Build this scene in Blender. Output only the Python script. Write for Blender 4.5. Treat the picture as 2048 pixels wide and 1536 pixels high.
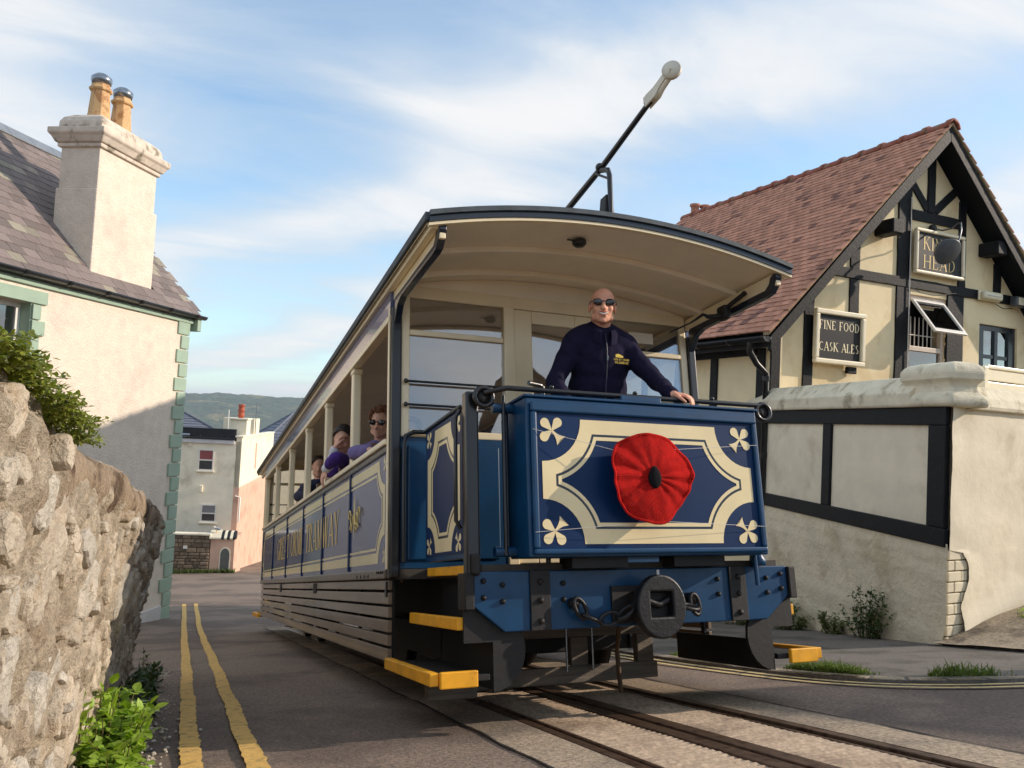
import bpy, bmesh, math, random
import numpy as np
from mathutils import Vector, Matrix, noise, Euler

for o in list(bpy.data.objects):
    bpy.data.objects.remove(o, do_unlink=True)
SC = bpy.context.scene
COL = SC.collection
PI = math.pi
R = math.radians
random.seed(11)

# ------------------------------------------------------------------ camera, sky, sun, exposure
S = R(11.6)                       # gradient of the hill street and of the tram on it
CAM = Vector((-2.27, -3.5764, 1.4753))
cd = bpy.data.cameras.new('camera')
cam = bpy.data.objects.new('camera', cd)
COL.objects.link(cam)
cx = Vector((0.92801, -0.36893, 0.05186))
cy = Vector((-0.06704, -0.02843, 0.99735))
cz = Vector((-0.36648, -0.92902, -0.05111))
cam.matrix_world = Matrix(((cx.x, cy.x, cz.x, CAM.x), (cx.y, cy.y, cz.y, CAM.y),
                           (cx.z, cy.z, cz.z, CAM.z), (0, 0, 0, 1)))
cd.sensor_width = 36.0
cd.lens = 28.125
cd.clip_start = 0.05
cd.clip_end = 12000
SC.camera = cam

SUN_EL, SUN_AZ = R(24.0), R(104.0)          # azimuth from +Y towards +X
sun_to = Vector((math.sin(SUN_AZ) * math.cos(SUN_EL), math.cos(SUN_AZ) * math.cos(SUN_EL), math.sin(SUN_EL)))
sl = bpy.data.lights.new('sun', 'SUN')
sl.energy = 2.05
sl.angle = R(0.55)
sl.color = (1.0, 0.85, 0.70)
so = bpy.data.objects.new('sun', sl)
COL.objects.link(so)
so.rotation_euler = sun_to.to_track_quat('Z', 'Y').to_euler()
so.location = sun_to * 60

world = bpy.data.worlds.new('World')
SC.world = world
world.use_nodes = True
wn, wl = world.node_tree.nodes, world.node_tree.links
wn.clear()


def wnode(t, **k):
    n = wn.new(t)
    for a, b in k.items():
        setattr(n, a, b)
    return n


w_out = wnode('ShaderNodeOutputWorld')
w_bg = wnode('ShaderNodeBackground')
w_bg.inputs['Strength'].default_value = 0.15
w_sky = wnode('ShaderNodeTexSky', sky_type='NISHITA', sun_disc=False, sun_elevation=SUN_EL, sun_rotation=SUN_AZ)
w_sky.air_density = 1.0
w_sky.dust_density = 0.25
w_sky.ozone_density = 2.2
w_tc = wnode('ShaderNodeTexCoord')


def vmath(op, a, b=None):
    n = wnode('ShaderNodeVectorMath', operation=op)
    for i, v in enumerate((a, b)):
        if v is None:
            continue
        if isinstance(v, (tuple, list, Vector)):
            n.inputs[i].default_value = v
        else:
            wl.new(v, n.inputs[i])
    return n


def fmath(op, a, b=None, c=None, clamp=False):
    n = wnode('ShaderNodeMath', operation=op, use_clamp=clamp)
    for i, v in enumerate((a, b, c)):
        if v is None:
            continue
        if isinstance(v, (int, float)):
            n.inputs[i].default_value = v
        else:
            wl.new(v, n.inputs[i])
    return n.outputs[0]


def wramp(v, lo, hi):
    n = wnode('ShaderNodeMapRange', interpolation_type='SMOOTHSTEP')
    wl.new(v, n.inputs[0])
    n.inputs[1].default_value, n.inputs[2].default_value = lo, hi
    return n.outputs[0]


# thin cirrus sheet: directions are projected on a cloud plane high over the street
w_sep = wnode('ShaderNodeSeparateXYZ')
wl.new(w_tc.outputs['Generated'], w_sep.inputs[0])
zz = fmath('ADD', fmath('MAXIMUM', w_sep.outputs[2], 0.0), 0.16)
w_cmb = wnode('ShaderNodeCombineXYZ')
wl.new(fmath('DIVIDE', w_sep.outputs[0], zz), w_cmb.inputs[0])
wl.new(fmath('DIVIDE', w_sep.outputs[1], zz), w_cmb.inputs[1])
w_map = wnode('ShaderNodeMapping')
w_map.inputs['Rotation'].default_value = (0, 0, R(-52))
w_map.inputs['Scale'].default_value = (0.55, 1.25, 1)
w_map.inputs['Location'].default_value = (3.1, 1.7, 0)
wl.new(w_cmb.outputs[0], w_map.inputs[0])


def wnoise(scale, detail, rough, dist, vec=None):
    n = wnode('ShaderNodeTexNoise')
    n.inputs['Scale'].default_value = scale
    n.inputs['Detail'].default_value = detail
    n.inputs['Roughness'].default_value = rough
    n.inputs['Distortion'].default_value = dist
    wl.new(vec or w_map.outputs[0], n.inputs['Vector'])
    return n.outputs['Fac']


# long parallel streaks of cirrus, broken up by turbulence
w_dot = wnode('ShaderNodeVectorMath', operation='DOT_PRODUCT')
wl.new(w_cmb.outputs[0], w_dot.inputs[0])
w_dot.inputs[1].default_value = (0.85, 0.527, 0)
big = wnoise(0.75, 4.0, 0.55, 0.4)
fine = wnoise(2.4, 9.0, 0.60, 0.7)
tt = fmath('ADD', w_dot.outputs['Value'], fmath('MULTIPLY', fmath('SUBTRACT', big, 0.5), 1.1))
band = fmath('MULTIPLY_ADD', fmath('COSINE', fmath('MULTIPLY', fmath('SUBTRACT', tt, 1.50), 2 * PI / 0.86)), 0.5, 0.5)
cl = fmath('ADD', fmath('MULTIPLY', band, 0.42), fmath('ADD', fmath('MULTIPLY', fine, 0.75), fmath('MULTIPLY', big, 0.15)))
cov = wramp(cl, 0.06, 0.96)
thick = wramp(cl, 0.55, 1.05)
# pale haze near the skyline
low = fmath('SUBTRACT', 1.0, wramp(w_sep.outputs[2], -0.02, 0.30))
cov2 = fmath('MULTIPLY', fmath('MAXIMUM', cov, fmath('MULTIPLY', low, 0.55)), fmath('MULTIPLY', wramp(w_sep.outputs[2], -0.03, 0.01), 0.94), clamp=True)
w_cc = wnode('ShaderNodeMix', data_type='RGBA')
wl.new(thick, w_cc.inputs['Factor'])
w_cc.inputs['A'].default_value = (2.25, 2.5, 2.75, 1)
w_cc.inputs['B'].default_value = (3.15, 3.12, 3.1, 1)
w_tint = wnode('ShaderNodeMix', data_type='RGBA', blend_type='MULTIPLY')
w_tint.inputs['Factor'].default_value = 1.0
wl.new(w_sky.outputs[0], w_tint.inputs['A'])
w_tint.inputs['B'].default_value = (0.69, 0.79, 0.79, 1)
w_mix = wnode('ShaderNodeMix', data_type='RGBA')
wl.new(cov2, w_mix.inputs['Factor'])
wl.new(w_tint.outputs['Result'], w_mix.inputs['A'])
wl.new(w_cc.outputs['Result'], w_mix.inputs['B'])
wl.new(w_mix.outputs['Result'], w_bg.inputs['Color'])
wl.new(w_bg.outputs[0], w_out.inputs['Surface'])

SC.view_settings.view_transform = 'Standard'
SC.view_settings.look = 'None'
SC.view_settings.exposure = 1.06
SC.view_settings.gamma = 1.0
SC.view_settings.use_curve_mapping = False
SC.render.engine = 'CYCLES'
SC.cycles.use_denoising = True
SC.cycles.max_bounces = 7
SC.cycles.diffuse_bounces = 4
SC.cycles.glossy_bounces = 4
SC.cycles.transmission_bounces = 6
SC.cycles.transparent_max_bounces = 10
SC.cycles.caustics_reflective = False
SC.cycles.caustics_refractive = False
SC.cycles.sample_clamp_indirect = 6.0

# ------------------------------------------------------------------ materials
MATS = {}


def srgb(r, g, b):
    def f(c):
        c /= 255.0
        return c / 12.92 if c <= 0.04045 else ((c + 0.055) / 1.055) ** 2.4
    return (f(r), f(g), f(b))


def mat(name, col, rough=0.6, var=0.12, vs=4.0, col2=None, c2s=1.5, c2lo=0.5, c2hi=0.65, c2amt=1.0, bump=0.0, bs=60.0,
        bdist=0.01, bump2=0.0, b2s=8.0, metal=0.0, coat=0.0, rand=0.0, rcol=None, rthr=0.8, spec=0.5, rvar=0.0, sss=0.0,
        stretch=None, transl=0.0, bdetail=6.0, hue_rand=0.0, anis=None):
    if name in MATS:
        return MATS[name]
    m = bpy.data.materials.new(name)
    m.use_nodes = True
    nt = m.node_tree
    N, L = nt.nodes, nt.links
    P = N['Principled BSDF']
    P.inputs['Roughness'].default_value = rough
    P.inputs['Metallic'].default_value = metal
    P.inputs['Specular IOR Level'].default_value = spec
    P.inputs['Coat Weight'].default_value = coat
    P.inputs['Coat Roughness'].default_value = 0.06
    tc = N.new('ShaderNodeTexCoord')
    vec = tc.outputs['Object']
    if stretch:
        mp = N.new('ShaderNodeMapping')
        mp.inputs['Scale'].default_value = stretch
        L.new(vec, mp.inputs[0])
        vec = mp.outputs[0]

    def nz(scale, detail=5.0, rg=0.6, dist=0.0):
        n = N.new('ShaderNodeTexNoise')
        n.inputs['Scale'].default_value = scale
        n.inputs['Detail'].default_value = detail
        n.inputs['Roughness'].default_value = rg
        n.inputs['Distortion'].default_value = dist
        L.new(vec, n.inputs['Vector'])
        return n.outputs['Fac']

    def mr(v, a, b, c, d, smooth=False):
        n = N.new('ShaderNodeMapRange')
        if smooth:
            n.interpolation_type = 'SMOOTHSTEP'
        L.new(v, n.inputs[0])
        for i, q in enumerate((a, b, c, d)):
            n.inputs[1 + i].default_value = q
        return n.outputs[0]

    def mixc(f, a, b, bt='MIX'):
        n = N.new('ShaderNodeMix')
        n.data_type = 'RGBA'
        n.blend_type = bt
        for s, v in (('Factor', f), ('A', a), ('B', b)):
            if isinstance(v, (int, float)):
                n.inputs[s].default_value = v
            elif isinstance(v, (tuple, list)):
                n.inputs[s].default_value = (*v[:3], 1)
            else:
                L.new(v, n.inputs[s])
        return n.outputs['Result']

    c = col
    rnd = None
    if rand or rcol:
        oi = N.new('ShaderNodeObjectInfo')
        gi = N.new('ShaderNodeNewGeometry')
        ad = N.new('ShaderNodeMath')
        L.new(oi.outputs['Random'], ad.inputs[0])
        L.new(gi.outputs['Random Per Island'], ad.inputs[1])
        fr = N.new('ShaderNodeMath')
        fr.operation = 'FRACT'
        L.new(ad.outputs[0], fr.inputs[0])
        rnd = fr.outputs[0]
    if col2:
        c = mixc(mr(nz(c2s, 6.0, 0.62, 0.2), c2lo, c2hi, 0, c2amt, True), c, col2)
    if rcol:
        c = mixc(mr(rnd, rthr, rthr + 0.04, 0, 0.8), c, rcol)
    if rand:
        sh = N.new('ShaderNodeMath')
        sh.operation = 'MULTIPLY_ADD'
        L.new(rnd, sh.inputs[0])
        sh.inputs[1].default_value = 7.31
        sh.inputs[2].default_value = 0.37
        f2 = N.new('ShaderNodeMath')
        f2.operation = 'FRACT'
        L.new(sh.outputs[0], f2.inputs[0])
        v = mr(f2.outputs[0], 0, 1, 1 - rand, 1 + rand)
        cb = N.new('ShaderNodeCombineColor')
        for i in range(3):
            L.new(v, cb.inputs[i])
        c = mixc(1.0, c, cb.outputs[0], 'MULTIPLY')
    if var:
        v = mr(nz(vs), 0.34, 0.66, 1 - var, 1 + var)
        cb = N.new('ShaderNodeCombineColor')
        for i in range(3):
            L.new(v, cb.inputs[i])
        c = mixc(1.0, c, cb.outputs[0], 'MULTIPLY')
    if isinstance(c, (tuple, list)):
        P.inputs['Base Color'].default_value = (*c[:3], 1)
    else:
        L.new(c, P.inputs['Base Color'])
    if rvar:
        L.new(mr(nz(vs * 1.7), 0.3, 0.7, max(0.02, rough - rvar), min(1, rough + rvar)), P.inputs['Roughness'])
    prev = None
    for amt, sc_, ds in ((bump2, b2s, bdist * 4), (bump, bs, bdist)):
        if amt:
            b = N.new('ShaderNodeBump')
            b.inputs['Strength'].default_value = amt
            b.inputs['Distance'].default_value = ds
            L.new(nz(sc_, bdetail, 0.65), b.inputs['Height'])
            if prev:
                L.new(prev, b.inputs['Normal'])
            prev = b.outputs[0]
    if prev:
        L.new(prev, P.inputs['Normal'])
    if sss:
        P.inputs['Subsurface Weight'].default_value = sss
        P.inputs['Subsurface Radius'].default_value = (0.012, 0.005, 0.003)
        P.inputs['Subsurface Scale'].default_value = 1.0
    if transl:
        tr = N.new('ShaderNodeBsdfTranslucent')
        tr.inputs[0].default_value = (col[0] * 1.5, col[1] * 1.7, col[2] * 0.8, 1)
        mx = N.new('ShaderNodeMixShader')
        mx.inputs[0].default_value = transl
        L.new(P.outputs[0], mx.inputs[1])
        L.new(tr.outputs[0], mx.inputs[2])
        L.new(mx.outputs[0], N['Material Output'].inputs['Surface'])
    MATS[name] = m
    return m


def glass_mat(name, tint=(0.9, 0.93, 0.95), refl=1.0, dark=0.0):
    m = bpy.data.materials.new(name)
    m.use_nodes = True
    N, L = m.node_tree.nodes, m.node_tree.links
    N.clear()
    o = N.new('ShaderNodeOutputMaterial')
    t = N.new('ShaderNodeBsdfTransparent')
    t.inputs[0].default_value = (*[v * (1 - dark) for v in tint], 1)
    g = N.new('ShaderNodeBsdfGlossy')
    g.inputs['Roughness'].default_value = 0.015
    fr = N.new('ShaderNodeFresnel')
    fr.inputs[0].default_value = 1.52
    mu = N.new('ShaderNodeMath')
    mu.operation = 'MULTIPLY'
    mu.use_clamp = True
    L.new(fr.outputs[0], mu.inputs[0])
    mu.inputs[1].default_value = refl * 2
    mx = N.new('ShaderNodeMixShader')
    L.new(mu.outputs[0], mx.inputs[0])
    L.new(t.outputs[0], mx.inputs[1])
    L.new(g.outputs[0], mx.inputs[2])
    L.new(mx.outputs[0], o.inputs[0])
    MATS[name] = m
    return m


# ------------------------------------------------------------------ mesh building
class MB:
    def __init__(s):
        s.v, s.f, s.sm = [], [], []

    def add(s, verts, faces, smooth=False):
        b = len(s.v)
        s.v += [tuple(p) for p in verts]
        s.f += [tuple(b + i for i in f) for f in faces]
        s.sm += [smooth] * len(faces)
        return s

    def box(s, x0, x1, y0, y1, z0, z1, M=None):
        v = [Vector((x, y, z)) for z in (z0, z1) for y in (y0, y1) for x in (x0, x1)]
        if M:
            v = [M @ p for p in v]
        return s.add(v, [(0, 2, 3, 1), (4, 5, 7, 6), (0, 1, 5, 4), (2, 6, 7, 3), (0, 4, 6, 2), (1, 3, 7, 5)])

    def beam(s, a, b, w, t, up=(0, 0, 1)):
        """straight bar from a to b, w wide across, t thick along up"""
        a, b = Vector(a), Vector(b)
        d = (b - a).normalized()
        up = Vector(up)
        sd = d.cross(up).normalized()
        u = sd.cross(d).normalized()
        v = []
        for p in (a, b):
            for q, r in ((-1, -1), (1, -1), (1, 1), (-1, 1)):
                v.append(p + sd * (q * w / 2) + u * (r * t / 2))
        return s.add(v, [(0, 1, 2, 3), (7, 6, 5, 4), (0, 4, 5, 1), (1, 5, 6, 2), (2, 6, 7, 3), (3, 7, 4, 0)])

    def prism(s, poly, axis, a, b, smooth=False):
        """poly: list of 2-D points (ccw), extruded along axis 'x','y','z' from a to b"""
        n = len(poly)

        def p3(p, h):
            if axis == 'x':
                return (h, p[0], p[1])
            if axis == 'y':
                return (p[0], h, p[1])
            return (p[0], p[1], h)
        v = [p3(p, a) for p in poly] + [p3(p, b) for p in poly]
        f = [tuple(range(n))[::-1], tuple(range(n, 2 * n))]
        f += [(i, (i + 1) % n, n + (i + 1) % n, n + i) for i in range(n)]
        return s.add(v, f, smooth)

    def tube(s, pts, r, n=10, caps=True, closed=False):
        pts = [Vector(p) for p in pts]
        m = len(pts)
        rs = r if isinstance(r, (list, tuple)) else [r] * m
        rings = []
        prevu = None
        for i, p in enumerate(pts):
            if closed:
                d = (pts[(i + 1) % m] - pts[i - 1]).normalized()
            else:
                d = (pts[min(i + 1, m - 1)] - pts[max(i - 1, 0)]).normalized()
            if prevu is None:
                u = d.cross(Vector((0, 0, 1)))
                if u.length < 1e-3:
                    u = d.cross(Vector((1, 0, 0)))
            else:
                u = prevu - d * prevu.dot(d)
            u.normalize()
            prevu = u
            w = d.cross(u)
            rings.append([p + (u * math.cos(2 * PI * k / n) + w * math.sin(2 * PI * k / n)) * rs[i] for k in range(n)])
        v = [q for ring in rings for q in ring]
        f = []
        for i in range(m if closed else m - 1):
            j = (i + 1) % m
            for k in range(n):
                f.append((i * n + k, i * n + (k + 1) % n, j * n + (k + 1) % n, j * n + k))
        s.add(v, f, True)
        if caps and not closed:
            s.add(rings[0], [tuple(range(n))[::-1]])
            s.add(rings[-1], [tuple(range(n))])
        return s

    def lathe(s, prof, n=24, M=None, smooth=True):
        """prof: (radius, z) list from bottom to top round the z axis"""
        v, f = [], []
        for r, z in prof:
            for k in range(n):
                p = Vector((r * math.cos(2 * PI * k / n), r * math.sin(2 * PI * k / n), z))
                v.append(M @ p if M else p)
        for i in range(len(prof) - 1):
            for k in range(n):
                f.append((i * n + k, i * n + (k + 1) % n, (i + 1) * n + (k + 1) % n, (i + 1) * n + k))
        f.append(tuple(range(n))[::-1])
        f.append(tuple(range((len(prof) - 1) * n, len(prof) * n)))
        return s.add(v, f, smooth)

    def ell(s, c, r, M=None, nu=16, nv=10):
        v, f = [], []
        c = Vector(c)
        for j in range(nv + 1):
            th = PI * j / nv
            for i in range(nu):
                ph = 2 * PI * i / nu
                p = Vector((r[0] * math.sin(th) * math.cos(ph), r[1] * math.sin(th) * math.sin(ph), r[2] * math.cos(th)))
                v.append(c + (M @ p if M else p))
        for j in range(nv):
            for i in range(nu):
                f.append((j * nu + i, (j + 1) * nu + i, (j + 1) * nu + (i + 1) % nu, j * nu + (i + 1) % nu))
        return s.add(v, f, True)

    def sheet(s, fn, us, vs, smooth=True):
        nu, nv = len(us), len(vs)
        v = [fn(a, b) for b in vs for a in us]
        f = [(j * nu + i, j * nu + i + 1, (j + 1) * nu + i + 1, (j + 1) * nu + i) for j in range(nv - 1) for i in range(nu - 1)]
        return s.add(v, f, smooth)

    def mesh(s, name):
        me = bpy.data.meshes.new(name)
        me.from_pydata(s.v, [], s.f)
        me.polygons.foreach_set('use_smooth', s.sm)
        me.update()
        return me

    def build(s, name, m, parent=None, bevel=0.0, seg=2, kind=None, label=None):
        o = bpy.data.objects.new(name, s.mesh(name))
        COL.objects.link(o)
        o.data.materials.append(m)
        if parent:
            o.parent = parent
        if bevel:
            b = o.modifiers.new('bevel', 'BEVEL')
            b.width = bevel
            b.segments = seg
            b.limit_method = 'ANGLE'
            b.angle_limit = R(40)
            b.harden_normals = False
        if kind:
            o['kind'] = kind
        if label:
            o['label'] = label
        return o


def fixn(o):
    bm = bmesh.new()
    bm.from_mesh(o.data)
    bmesh.ops.recalc_face_normals(bm, faces=bm.faces)
    bm.to_mesh(o.data)
    bm.free()
    return o


def tag(o, label, cat, group=None):
    o['label'] = label
    o['category'] = cat
    if group:
        o['group'] = group
    return o


def thing(name, label, cat, M=None, group=None):
    o = bpy.data.objects.new(name, None)
    o.empty_display_size = 0.2
    COL.objects.link(o)
    if M is not None:
        o.matrix_world = M
    o['kind'] = 'thing'
    return tag(o, label, cat, group)


def struct(o):
    o['kind'] = 'structure'
    return o


def child(name, me, m, parent, M):
    """a piece that shares its mesh data with alike pieces"""
    o = bpy.data.objects.new(name, me)
    COL.objects.link(o)
    o.parent = parent
    o.matrix_local = M
    return o


TRAM = Matrix.Rotation(-S, 4, 'X')          # tram frame: x right, y backwards down the hill, z square to the rails


def frame(loc, heading):
    """local x along the heading (degrees from +Y towards +X), local y behind the face, z up"""
    a = R(heading)
    d = Vector((math.sin(a), math.cos(a), 0))
    n = Vector((-math.cos(a), math.sin(a), 0))
    return Matrix(((d.x, n.x, 0, loc[0]), (d.y, n.y, 0, loc[1]), (0, 0, 1, loc[2]), (0, 0, 0, 1)))


def fbm(p, o=4):
    return noise.fractal(Vector(p), 1.0, 2.0, o)


TS = math.tan(S)


def gz(Y):
    """height of the street at world Y"""
    if Y < 10.5:
        return -TS * Y
    b, w = 10.5, 3.0
    t = Y - b
    sl2 = 0.136
    if t < w:
        return -TS * b - (TS * t - (TS - sl2) * t * t / (2 * w))
    z = -TS * b - (TS * w - (TS - sl2) * w / 2)
    t -= w
    if t < 30:
        return z - sl2 * t
    z -= sl2 * 30
    return z - 62.0 * (1 - math.exp(-(t - 30) / 260.0))


# colours
cream = mat('cream_paint', srgb(246, 228, 190), 0.32, 0.05, 3, bump=0.04, bs=40, coat=0.15)
cream_dim = mat('cream_ceiling_paint', srgb(252, 240, 218), 0.45, 0.06, 2)
white_metal = mat('white_metal', srgb(225, 218, 200), 0.5, 0.1, 6)
blue_frame = mat('teal_blue_paint', srgb(3, 60, 98), 0.38, 0.16, 7, coat=0.10, spec=0.4, col2=srgb(12, 50, 78), c2s=14, c2lo=0.60, c2hi=0.75, c2amt=0.6, bump=0.03, bs=30)
blue_panel = mat('royal_blue_paint', srgb(0, 41, 84), 0.42, 0.08, 2, spec=0.25)
navy = mat('navy_paint', srgb(9, 26, 44), 0.3, 0.1, 5, coat=0.4)
black_paint = mat('black_paint', srgb(20, 21, 24), 0.32, 0.2, 9, coat=0.3, bump=0.1, bs=25)
black_dull = mat('black_dull_metal', srgb(22, 20, 19), 0.6, 0.25, 6, bump=0.2, bs=30)
yellow_paint = mat('yellow_step_paint', srgb(240, 170, 30), 0.5, 0.12, 8, col2=srgb(150, 100, 35), c2s=9, c2lo=0.58, c2hi=0.72, c2amt=0.7, bump=0.1, bs=40)
glass = glass_mat('window_glass', refl=2.6)
# ------------------------------------------------------------------ ground, road, track
earth = mat('earth', srgb(120, 105, 85), 0.95, 0.2, 2, bump=0.4, bs=20)
asphalt = mat('asphalt', srgb(134, 117, 103), 0.88, 0.42, 55, col2=srgb(106, 92, 82), c2s=0.7, c2lo=0.42, c2hi=0.6, bump=0.9, bs=90, bdist=0.008, bump2=0.12, b2s=6, bdetail=4)
asphalt_warm = mat('sandy_asphalt', srgb(172, 153, 130), 0.9, 0.40, 50, col2=srgb(130, 118, 104), c2s=1.2, c2lo=0.4, c2hi=0.62, bump=0.75, bs=110, bdist=0.007, bdetail=3)
concrete = mat('ribbed_concrete', srgb(182, 160, 136), 0.9, 0.28, 40, col2=srgb(128, 108, 90), c2s=2.0, c2lo=0.45, c2hi=0.7, bump=0.5, bs=120, bdist=0.006)
steel_rust = mat('worn_rail_steel', srgb(104, 82, 66), 0.45, 0.25, 20, metal=0.5, col2=srgb(70, 48, 36), c2s=12, bump=0.1, bs=60)
tar = mat('tar_seam', srgb(34, 31, 30), 0.8, 0.2, 30, bump=0.4, bs=60)
yellow_line = mat('yellow_line_paint', srgb(222, 180, 100), 0.8, 0.12, 45, col2=srgb(150, 126, 84), c2s=20, c2lo=0.50, c2hi=0.66, c2amt=0.75, bump=0.7, bs=120, bdist=0.005)
white_line = mat('white_line_paint', srgb(222, 215, 200), 0.75, 0.12, 30, col2=srgb(140, 132, 122), c2s=11, c2lo=0.55, c2hi=0.7, bump=0.4, bs=120, bdist=0.005)
paving = mat('worn_paving', srgb(112, 105, 98), 0.9, 0.25, 45, col2=srgb(84, 80, 72), c2s=1.4, c2lo=0.45, c2hi=0.62, bump=0.5, bs=60, bump2=0.3, b2s=5)
ramp_conc = mat('rough_pale_concrete', srgb(166, 150, 128), 0.92, 0.25, 30, col2=srgb(120, 108, 92), c2s=3, bump=0.8, bs=40, bdist=0.015)


def rng(a, b, st):
    n = max(2, int(round((b - a) / st)) + 1)
    return [a + (b - a) * i / (n - 1) for i in range(n)]


ys_g = rng(-60, -20, 8) + rng(-18, 44, 0.5) + rng(46, 130, 6) + [180, 260, 400, 700, 1200, 2500, 5000]
xs_g = [-4000, -1500, -500, -200, -90, -40, -20] + rng(-14, 14, 2) + [20, 40, 90, 200, 500, 1500, 4000]
struct(MB().sheet(lambda x, y: (x, y, gz(y) - 0.10), xs_g, ys_g).build('ground', earth))

YR = rng(-16, 46, 0.25)


def road_bump(x, y):
    return 0.012 * fbm((x * 0.8, y * 0.8, 3.3), 3) + 0.003 * fbm((x * 4, y * 4, 1.0), 2)


struct(MB().sheet(lambda x, y: (x, y, gz(y) + road_bump(x, y) * min(1, max(0, -0.9 - x))), rng(-12, -0.585, 0.25), YR).build('road', asphalt))
struct(MB().sheet(lambda x, y: (x, y, gz(y) + road_bump(x, y) * min(1, max(0, x - 0.9))), rng(0.585, 16, 0.3), YR).build('road', asphalt))
struct(MB().sheet(lambda x, y: (x, y, gz(y)), rng(-0.585, 0.585, 0.3), rng(11.4, 46, 0.4)).build('road', asphalt))

track = bpy.data.objects.new('tram_track', None)
COL.objects.link(track)
track.matrix_world = TRAM
struct(track)
T0, T1 = -9.0, 11.6
for s in (-1, 1):
    MB().box(s * 0.555 - 0.030, s * 0.555 + 0.030, T0, T1, -0.09, 0.004).build('rail', steel_rust, track, 0.006)
    MB().box(s * 0.478 - 0.012, s * 0.478 + 0.012, T0, T1, -0.09, -0.003).build('guard_rail', steel_rust, track, 0.004)
    MB().box(s * 0.060 - 0.046, s * 0.060 + 0.046, T0, T1, -0.09, 0.002).build('slot_plate', steel_rust, track, 0.005)
    for k in range(8):
        a, b = T0 + k * 2.5 + 0.004, T0 + k * 2.5 + 2.496
        ny = rng(a, b, 0.0095)

        def fn(x, y, s=s):
            e = 1 if 0.115 < abs(x) < 0.455 else 0.2
            return (x, y, -0.006 + e * 0.0055 * math.sin(2 * PI * y / 0.047 + 0.5 * math.sin(x * 9)) + 0.004 * fbm((x * 6, y * 6, 0), 2))
        xs = [s * q for q in (0.108, 0.118, 0.2, 0.3, 0.4, 0.455, 0.464)]
        if s < 0:
            xs = xs[::-1]
        MB().sheet(fn, xs, ny).build('concrete_strip', concrete, track)
    # sandy margin of worn asphalt beside each rail and the tarred seam along it
    e = 1 if s > 0 else -1
    mb = MB()
    yy = rng(T0, T1, 0.05)

    def edge(y, s=s):
        return s * (0.88 + 0.025 * fbm((y * 1.3, s, 0), 4))
    pts = []
    v, f = [], []
    for i, y in enumerate(yy):
        v += [(s * 0.589, y, 0.004), ((s * 0.589 + edge(y)) / 2, y, 0.006), (edge(y), y, 0.005)]
        if i:
            b0 = (i - 1) * 3
            for q in (0, 1):
                f.append((b0 + q, b0 + q + 1, b0 + q + 4, b0 + q + 3)[::s])
    mb.add(v, f, True).build('asphalt_margin', asphalt_warm, track)
    v, f = [], []
    for i, y in enumerate(yy):
        w = max(0.001, 0.007 + 0.009 * fbm((y * 3.1, 5 * s, 2), 3))
        v += [(edge(y) - w, y, 0.008), (edge(y) + w, y, 0.008)]
        if i:
            b0 = (i - 1) * 2
            f.append((b0, b0 + 1, b0 + 3, b0 + 2))
    MB().add(v, f).build('tar_seam', tar, track)


def stripe(name, m, path, width, z=0.006, wob=0.008, step=0.03, ragged=0.006):
    """painted line along a list of tram-frame (x, y) points"""
    P = [Vector((a, b, 0)) for a, b in path]
    pts = []
    for a, b in zip(P[:-1], P[1:]):
        n = max(1, int((b - a).length / step))
        pts += [a.lerp(b, i / n) for i in range(n)]
    pts.append(P[-1])
    v, f = [], []
    for i, p in enumerate(pts):
        d = (pts[min(i + 3, len(pts) - 1)] - pts[max(i - 3, 0)]).normalized()
        sd = Vector((d.y, -d.x, 0))
        o = wob * fbm((p.x + p.y * 0.9, width * 50, 1), 2)
        l = width / 2 + ragged * fbm((p.y * 14, p.x * 3, 1.7), 5)
        r = width / 2 + ragged * fbm((p.y * 14, p.x * 3, 8.1), 5)
        for q in (p + sd * (o - l), p + sd * (o + r)):
            wy = (TRAM @ q).y
            wz = gz(wy) + 0.004 + z
            v.append((q.x, wy, wz))
        if i:
            b0 = (i - 1) * 2
            f.append((b0, b0 + 1, b0 + 3, b0 + 2))
    o = MB().add(v, f).build(name, m)
    return struct(fixn(o))


def smooth_path(P, n=8):
    out = []
    for i in range(len(P) - 1):
        p0, p1, p2, p3 = P[max(i - 1, 0)], P[i], P[i + 1], P[min(i + 2, len(P) - 1)]
        for k in range(n):
            t = k / n
            out.append(tuple(0.5 * (2 * p1[c] + (p2[c] - p0[c]) * t + (2 * p0[c] - 5 * p1[c] + 4 * p2[c] - p3[c]) * t * t + (3 * p1[c] - p0[c] - 3 * p2[c] + p3[c]) * t ** 3) for c in range(2)))
    out.append(P[-1])
    return out


stripe('yellow_line', yellow_line, [(-2.185, -3.6), (-2.178, 17.2)], 0.088, wob=0.009, ragged=0.010)
stripe('yellow_line', yellow_line, [(-1.935, -3.6), (-1.925, 17.2)], 0.088, wob=0.011, ragged=0.010)
KE = [(1.74, 9.0), (1.73, 6.0), (1.74, 3.0), (1.80, 1.5), (1.95, 0.75), (2.25, 0.34), (2.75, 0.10), (3.6, -0.12), (5.2, -0.45), (9.0, -1.2)]
kerb = smooth_path(KE, 6)


def offset(path, d):
    out = []
    for i, p in enumerate(path):
        a, b = path[max(i - 1, 0)], path[min(i + 1, len(path) - 1)]
        t = Vector((b[0] - a[0], b[1] - a[1])).normalized()
        out.append((p[0] + t.y * d, p[1] - t.x * d))
    return out


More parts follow.
